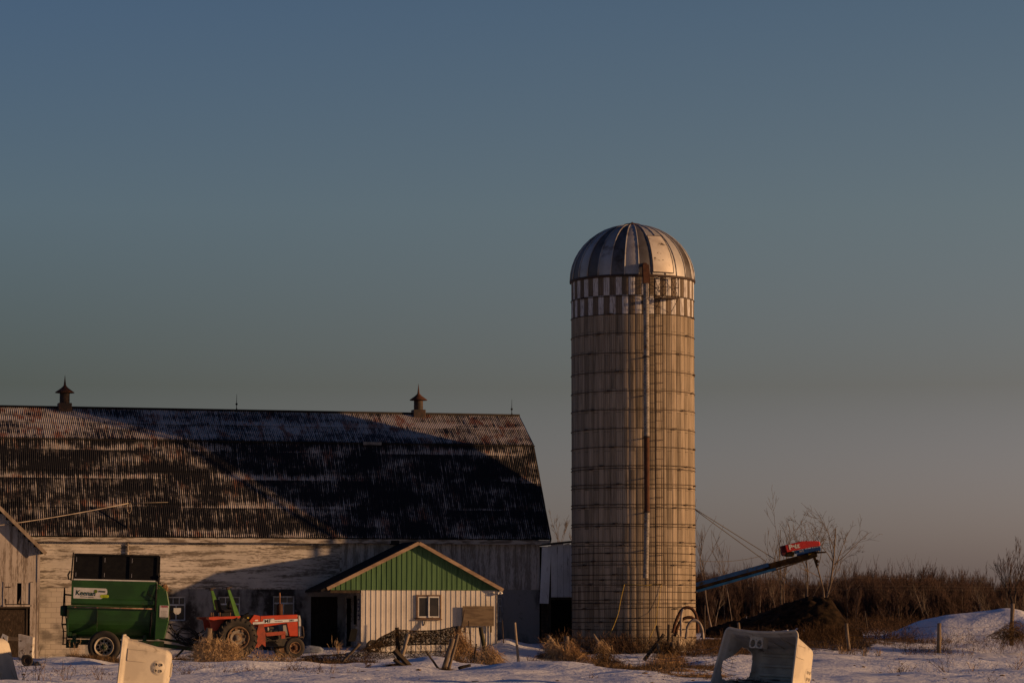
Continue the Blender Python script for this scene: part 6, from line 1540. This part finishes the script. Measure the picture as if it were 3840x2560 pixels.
single(3150, 113, 20, .2, .5, 0, .35, 'tan grass tuft left of the leaning grey post', 22, M_straw3)
# clods and bits of bark lying on the snow
m = MB()
for k in range(240):
    px_ = rnd.uniform(-100, 3900); Y = rnd.choice([rnd.uniform(73, 90), rnd.uniform(86, 106)]); r_ = rnd.uniform(.012, .05)
    if float(vnoise(np.array(X(px_, Y)*.7), np.array(Y*.5), 77)) < -.02: continue
    m.ico(tuple(G(px_, Y, r_*.2)), r_, 1, sc3=(rnd.uniform(.8, 2.4), rnd.uniform(.6, 1.4), rnd.uniform(.4, .9)), jit=.25)
tag(m.build('debris', M_straw2, fixn=False), 'small brown clods and bark bits scattered on the snow', None, None, 'stuff')
# sagging wire fence
def wires(lines, label, name='wire_fence', cat='fence', r=.006, group='wire fences'):
    m = MB(); o0 = None
    for pts in lines:
        w3 = [P(*p) for p in pts]; o0 = o0 or w3[0].copy(); out = []
        for i in range(len(w3)-1):
            for t in np.linspace(0, 1, 6, endpoint=False): out.append(w3[i].lerp(w3[i+1], t)-o0-Vector((0, 0, .05*math.sin(math.pi*t))))
        out.append(w3[-1]-o0); m.path(out, r, 4, cap=False, smooth=True)
    o = m.build(name, M_wire); o.location = o0; return tag(o, label, cat, group)
ln = []
for k in range(6):
    ln.append([(2320, 2440+k*13, 96-k), (2420, 2455+k*11+rnd.uniform(-6, 6), 94-k*.6), (2540, 2462+k*9+rnd.uniform(-8, 8), 92-k*.4), (2620, 2440+k*14+rnd.uniform(-8, 8), 88), (2690, 2420+k*17, 80), (2760, 2460+k*14, 78)])
for k in range(12):
    a = 2340+k*36; ln.append([(a, 2440+rnd.uniform(-6, 10), 95-k*1.2), (a+14+rnd.uniform(-10, 10), 2475, 94-k*1.2), (a+4, 2512+rnd.uniform(-6, 6), 93-k*1.2)])
wires(ln, 'sagging rusty woven wire lying across the snow before the tipped hutch')
wires([[(3173, 2350, 114), (3350, 2352, 113), (3521, 2345, 112), (3680, 2352, 113), (3795, 2330, 114)], [(3175, 2378, 114), (3350, 2382, 113), (3521, 2374, 112), (3680, 2380, 113), (3795, 2358, 114)], [(3180, 2405, 114), (3350, 2406, 113), (3521, 2400, 112), (3680, 2402, 113), (3795, 2380, 114)]], 'thin wire strands strung between the grey posts at the right', r=.005)
wires([[(600, 2480, 103), (800, 2458, 103), (1100, 2462, 103.2), (1300, 2462, 103)]], 'single low wire running past the tractor wheels', r=.006)

# ================================================================== TREES
def tubes(paths, r0, r1, n=4):
    paths = np.asarray(paths, float); N, K, _ = paths.shape
    t = np.gradient(paths, axis=1); t /= np.maximum(np.linalg.norm(t, axis=2, keepdims=True), 1e-9)
    ref = np.zeros_like(t); ref[..., 0] = 1; ref[np.abs(t[..., 0]) > .9] = [0, 1, 0]
    sx = np.cross(t, ref); sx /= np.linalg.norm(sx, axis=2, keepdims=True); sy = np.cross(t, sx)
    rad = np.asarray(r0)[:, None]*(1-np.linspace(0, 1, K))[None, :]+np.asarray(r1)[:, None]*np.linspace(0, 1, K)[None, :]
    a = np.arange(n)*2*math.pi/n
    v = paths[:, :, None, :]+rad[:, :, None, None]*(sx[:, :, None, :]*np.cos(a)[None, None, :, None]+sy[:, :, None, :]*np.sin(a)[None, None, :, None])
    i = np.arange(N)[:, None, None]*(K*n)+np.arange(K-1)[None, :, None]*n; k = np.arange(n)[None, None, :]; k2 = (np.arange(n)+1)[None, None, :] % n
    f = np.stack([i+k, i+k2, i+n+k2, i+n+k], -1).reshape(-1, 4)
    return v.reshape(-1, 3), f
def grow(rg, stems, levels, K=5, up=.35, wob=.14, ratio=(.35, .62), per=(5, 5, 4), ang=.75, t0=.25, cone=.5):
    """stems: list of (start, direction, length, radius) -> list per level of (paths, r0, r1)"""
    out = []; cur = stems
    for lv in range(levels):
        P_, R0, R1, nxt = [], [], [], []
        for s, d, L, r in cur:
            p = [np.array(s)]; dd = np.array(d)/np.linalg.norm(d)
            for k in range(1, K):
                dd = dd+rg.normal(0, wob, 3)+np.array([0, 0, up*.25]); dd /= np.linalg.norm(dd); p.append(p[-1]+dd*L/(K-1))
            P_.append(p); R0.append(r); R1.append(r*.30)
            if lv < levels-1:
                for q in range(per[min(lv, len(per)-1)]):
                    t = rg.uniform(t0, .97); i = min(int(t*(K-1)), K-2); f_ = t*(K-1)-i; b = p[i]*(1-f_)+p[i+1]*f_
                    ax = (p[i+1]-p[i]); ax /= np.linalg.norm(ax); rn = rg.normal(0, 1, 3); rn -= ax*rn.dot(ax); rn /= np.linalg.norm(rn); a = rg.uniform(.5, 1.1)*ang
                    nxt.append((b, ax*math.cos(a)+rn*math.sin(a)+np.array([0, 0, up*.3]), L*rg.uniform(*ratio)*(1.0+cone*.3-cone*t), max(r*(1-.7*t)*.55, .004)))
        out.append((np.array(P_), np.array(R0), np.array(R1))); cur = nxt
    return out
def bare_tree(label, px, Y, stems, seed, levels=4, mtr=None, mtw=None, group='bare trees behind the yard', rmin=.008, name='bare_tree', sink=.15, **kw):
    """stems: (dx, dirx, diry, length, radius)"""
    rg = np.random.default_rng(seed); g = G(px, Y, -sink)
    root = thing(name, label, 'tree', g, 0, group)
    st = [((dx, 0, 0), (ax, ay, 1), L, r*.52) for dx, ax, ay, L, r in stems]
    lv = grow(rg, st, levels, **kw)
    v, f = tubes(lv[0][0], lv[0][1], np.maximum(lv[0][2], rmin), 6); o = fast_mesh('trunk', v, f, mtr or M_bark, root)
    v, f = join_vf([tubes(p, np.maximum(a, rmin), np.maximum(b, rmin*.7), 4 if i < 1 else 3) for i, (p, a, b) in enumerate(lv[1:])]); fast_mesh('crown', v, f, mtw or M_bark, root)
    return root
bare_tree('pale crooked bare tree right beside the silo', 2672, 140, [(0, -.10, .05, 4.9, .085), (.04, .16, 0, 1.9, .05)], 5, 3, M_barkp, M_bark, per=(7, 4), t0=.4, ang=.45, wob=.16)
bare_tree('thin pale bare tree under the middle of the conveyor', 2748, 165, [(0, .0, 0, 4.6, .05)], 8, 3, M_barkp, M_bark, per=(9, 4), t0=.45, ang=.4, wob=.08)
bare_tree('bare tree with upright forked twigs behind the conveyor left of the red cover', 2935, 140, [(0, -.08, 0, 5.3, .095), (.12, -.02, 0, 5.0, .06), (-.2, -.28, 0, 3.2, .05)], 12, 4, M_bark, M_bark, per=(6, 4, 2), t0=.40, ang=.60, wob=.13)
bare_tree('broad bare tree with many stems behind the red conveyor cover', 3068, 142, [(-.35, -.12, 0, 4.4, .15), (0, -.06, 0, 5.4, .16), (.15, .05, 0, 5.3, .15), (.2, .22, 0, 4.6, .08), (-.3, -.26, 0, 3.6, .07)], 16, 4, M_bark, M_bark, per=(6, 5, 3), t0=.32, ang=.85, wob=.15, up=.22)
bare_tree('leaning bare tree in the gap between the barn and the silo', 2148, 137, [(0, -.30, 0, 4.8, .07), (.1, -.12, 0, 5.2, .07), (-.1, -.52, 0, 4.2, .05)], 21, 4, M_bark, M_bark, per=(6, 4, 3), t0=.35, ang=.5)
bare_tree('dense upright bare tree near the right edge', 3800, 190, [(0, -.05, 0, 4.6, .13), (.05, .10, 0, 4.5, .12), (-.1, -.18, 0, 4.1, .10), (.2, .25, 0, 4.0, .10)], 25, 4, M_bark, M_twig, per=(9, 5, 3), t0=.3, ang=.38, group='bare trees at the edge of the wood')
bare_tree('bushy dark bare tree standing before the wood left of the snow bank', 3360, 178, [(0, 0, 0, 2.8, .08), (.1, .4, 0, 2.6, .06), (-.1, -.4, 0, 2.6, .06), (.2, .8, 0, 2.2, .05), (-.2, -.8, 0, 2.0, .05)], 27, 4, M_bark, M_twig, per=(9, 6, 4), t0=.2, ang=.6, group='bare trees at the edge of the wood')
bare_tree('small leaning bare tree with sunlit branches over the snow bank', 3480, 165, [(0, -.35, 0, 2.4, .05), (.3, -.5, 0, 1.9, .04)], 31, 3, M_barkp, M_bark, per=(8, 5), t0=.3, ang=.5, group='bare trees at the edge of the wood')
bare_tree('small leaning bare tree with sunlit branches right over the snow bank', 3690, 160, [(0, -.45, 0, 2.3, .05), (.5, -.4, 0, 2.2, .05)], 33, 3, M_barkp, M_bark, per=(8, 5), t0=.3, ang=.5, group='bare trees at the edge of the wood')
bare_tree('low spreading sunlit shrub at the right edge of the snow bank', 3830, 150, [(0, -.4, 0, 1.8, .04), (.2, .2, 0, 2.0, .04), (-.3, -.7, 0, 1.7, .03)], 35, 3, M_barkp, M_bark, per=(8, 5), t0=.2, ang=.6, group='bare trees at the edge of the wood')
# thin pale birches at the edge of the wood: a few prototypes, then copies
def copy_tree(src, px, Y, s, rz, label):
    c = src.copy(); COL.objects.link(c); c.location = G(px, Y, -.1); c.rotation_euler = (0, 0, rz); c.scale = (s, s, s); c['label'] = label
    for ch in src.children:
        d = ch.copy(); COL.objects.link(d); d.parent = c
    return c
protos = [bare_tree('slim pale birch at the edge of the wood', 2700+30*k, 205, [(0, rnd.uniform(-.06, .06), 0, 3.1, .038)], 50+k, 3, M_barkp, M_twig, 'slim pale birches at the edge of the wood', per=(13, 5), t0=.35, ang=.45, wob=.06, name='birch') for k in range(3)]
spots = [2712, 2768, 2792, 2812, 2826, 2845, 2862, 2885, 2902, 2925, 2952, 2998, 3010, 3160, 3172, 3205, 3440, 3560, 3600]
for i, p_ in enumerate(spots): copy_tree(protos[i % 3], p_, 196+rnd.uniform(-8, 14), rnd.uniform(.8, 1.05), rnd.uniform(0, 6.28), 'slim pale birch at the edge of the wood')
# the wood itself: one far-off mass
VS, FS, off = [], [], 0
kinds = []
for k in range(7):
    rg = np.random.default_rng(90+k); nst = 2 if k < 4 else 4
    lv = grow(rg, [((rg.uniform(-.3, .3), rg.uniform(-.3, .3), 0), (rg.normal(0, .14), rg.normal(0, .14), 1), rg.uniform(3.2, 4.0) if k < 4 else rg.uniform(2.2, 3.0), .075) for _ in range(nst)], 4, per=(13, 7, 4), t0=.08, ang=.50, K=4, cone=-.1, up=.6)
    kinds.append(join_vf([tubes(p, np.maximum(a, .013), np.maximum(b, .009), 3) for p, a, b in lv]))
rw = random.Random(5); VV = []
for Y0, n_, a_ in ((196, 112, .58), (207, 150, .70), (218, 162, .76), (234, 170, .82), (252, 170, .88), (270, 170, .94)):
    for q in range(n_):
        px_ = 1500+(4500-1500)*(q+rw.random())/n_; Y = Y0+rw.uniform(-9, 9); v, f = kinds[rw.randrange(4) if rw.random() < .75 else rw.randrange(4, 7)]
        hs = np.interp(px_, [2480, 2700, 2900, 3050, 3200, 3260, 3330, 3500, 3620, 3720, 3900, 4500], [.95, .98, .92, .86, .98, 1.08, .98, 1.02, .92, .84, .92, .95])*a_*rw.uniform(.80, .97)*(1+.22*float(vnoise(np.array(X(px_, Y)/5.), np.array(Y/30.), 61)))
        c_, s_ = math.cos(rw.uniform(0, 6.28)), math.sin(rw.uniform(0, 6.28)); nn = math.hypot(c_, s_); c_, s_ = c_/nn, s_/nn
        x_ = X(px_, Y); vv = np.stack([v[:, 0]*c_-v[:, 1]*s_, v[:, 0]*s_+v[:, 1]*c_, v[:, 2]], 1)*[hs*.95, hs*.95, hs]+[x_, Y, float(gz(x_, Y))-.1]
        VV.append((vv, f))
v, f = join_vf(VV); o = fast_mesh('woodland', v, f, M_twig); tag(o, 'dense brown leafless wood closing the field behind the farm', None, None, 'stuff')
weeds('underbrush', 'russet scrub along the edge of the far wood', None, [(2560, 4300, 165, 200, 4200, .3, 1.0, 0, .45), (3180, 3900, 140, 172, 1900, .35, 1.0, -.25, .5)], M_brush, .020, kind='stuff')
# distant power lines before the wood
for k, (r0, r1) in enumerate(((2150, 2175), (2180, 2204), (2198, 2212))):
    wire('power_line', [P(2640, r0, 172), P(3300, (r0+r1)/2+4, 180), P(4100, r1, 190)], .0035, M_wire, ['highest', 'middle', 'lowest'][k]+' of three thin power lines crossing before the wood', 'wire', 4, group='power lines before the wood')
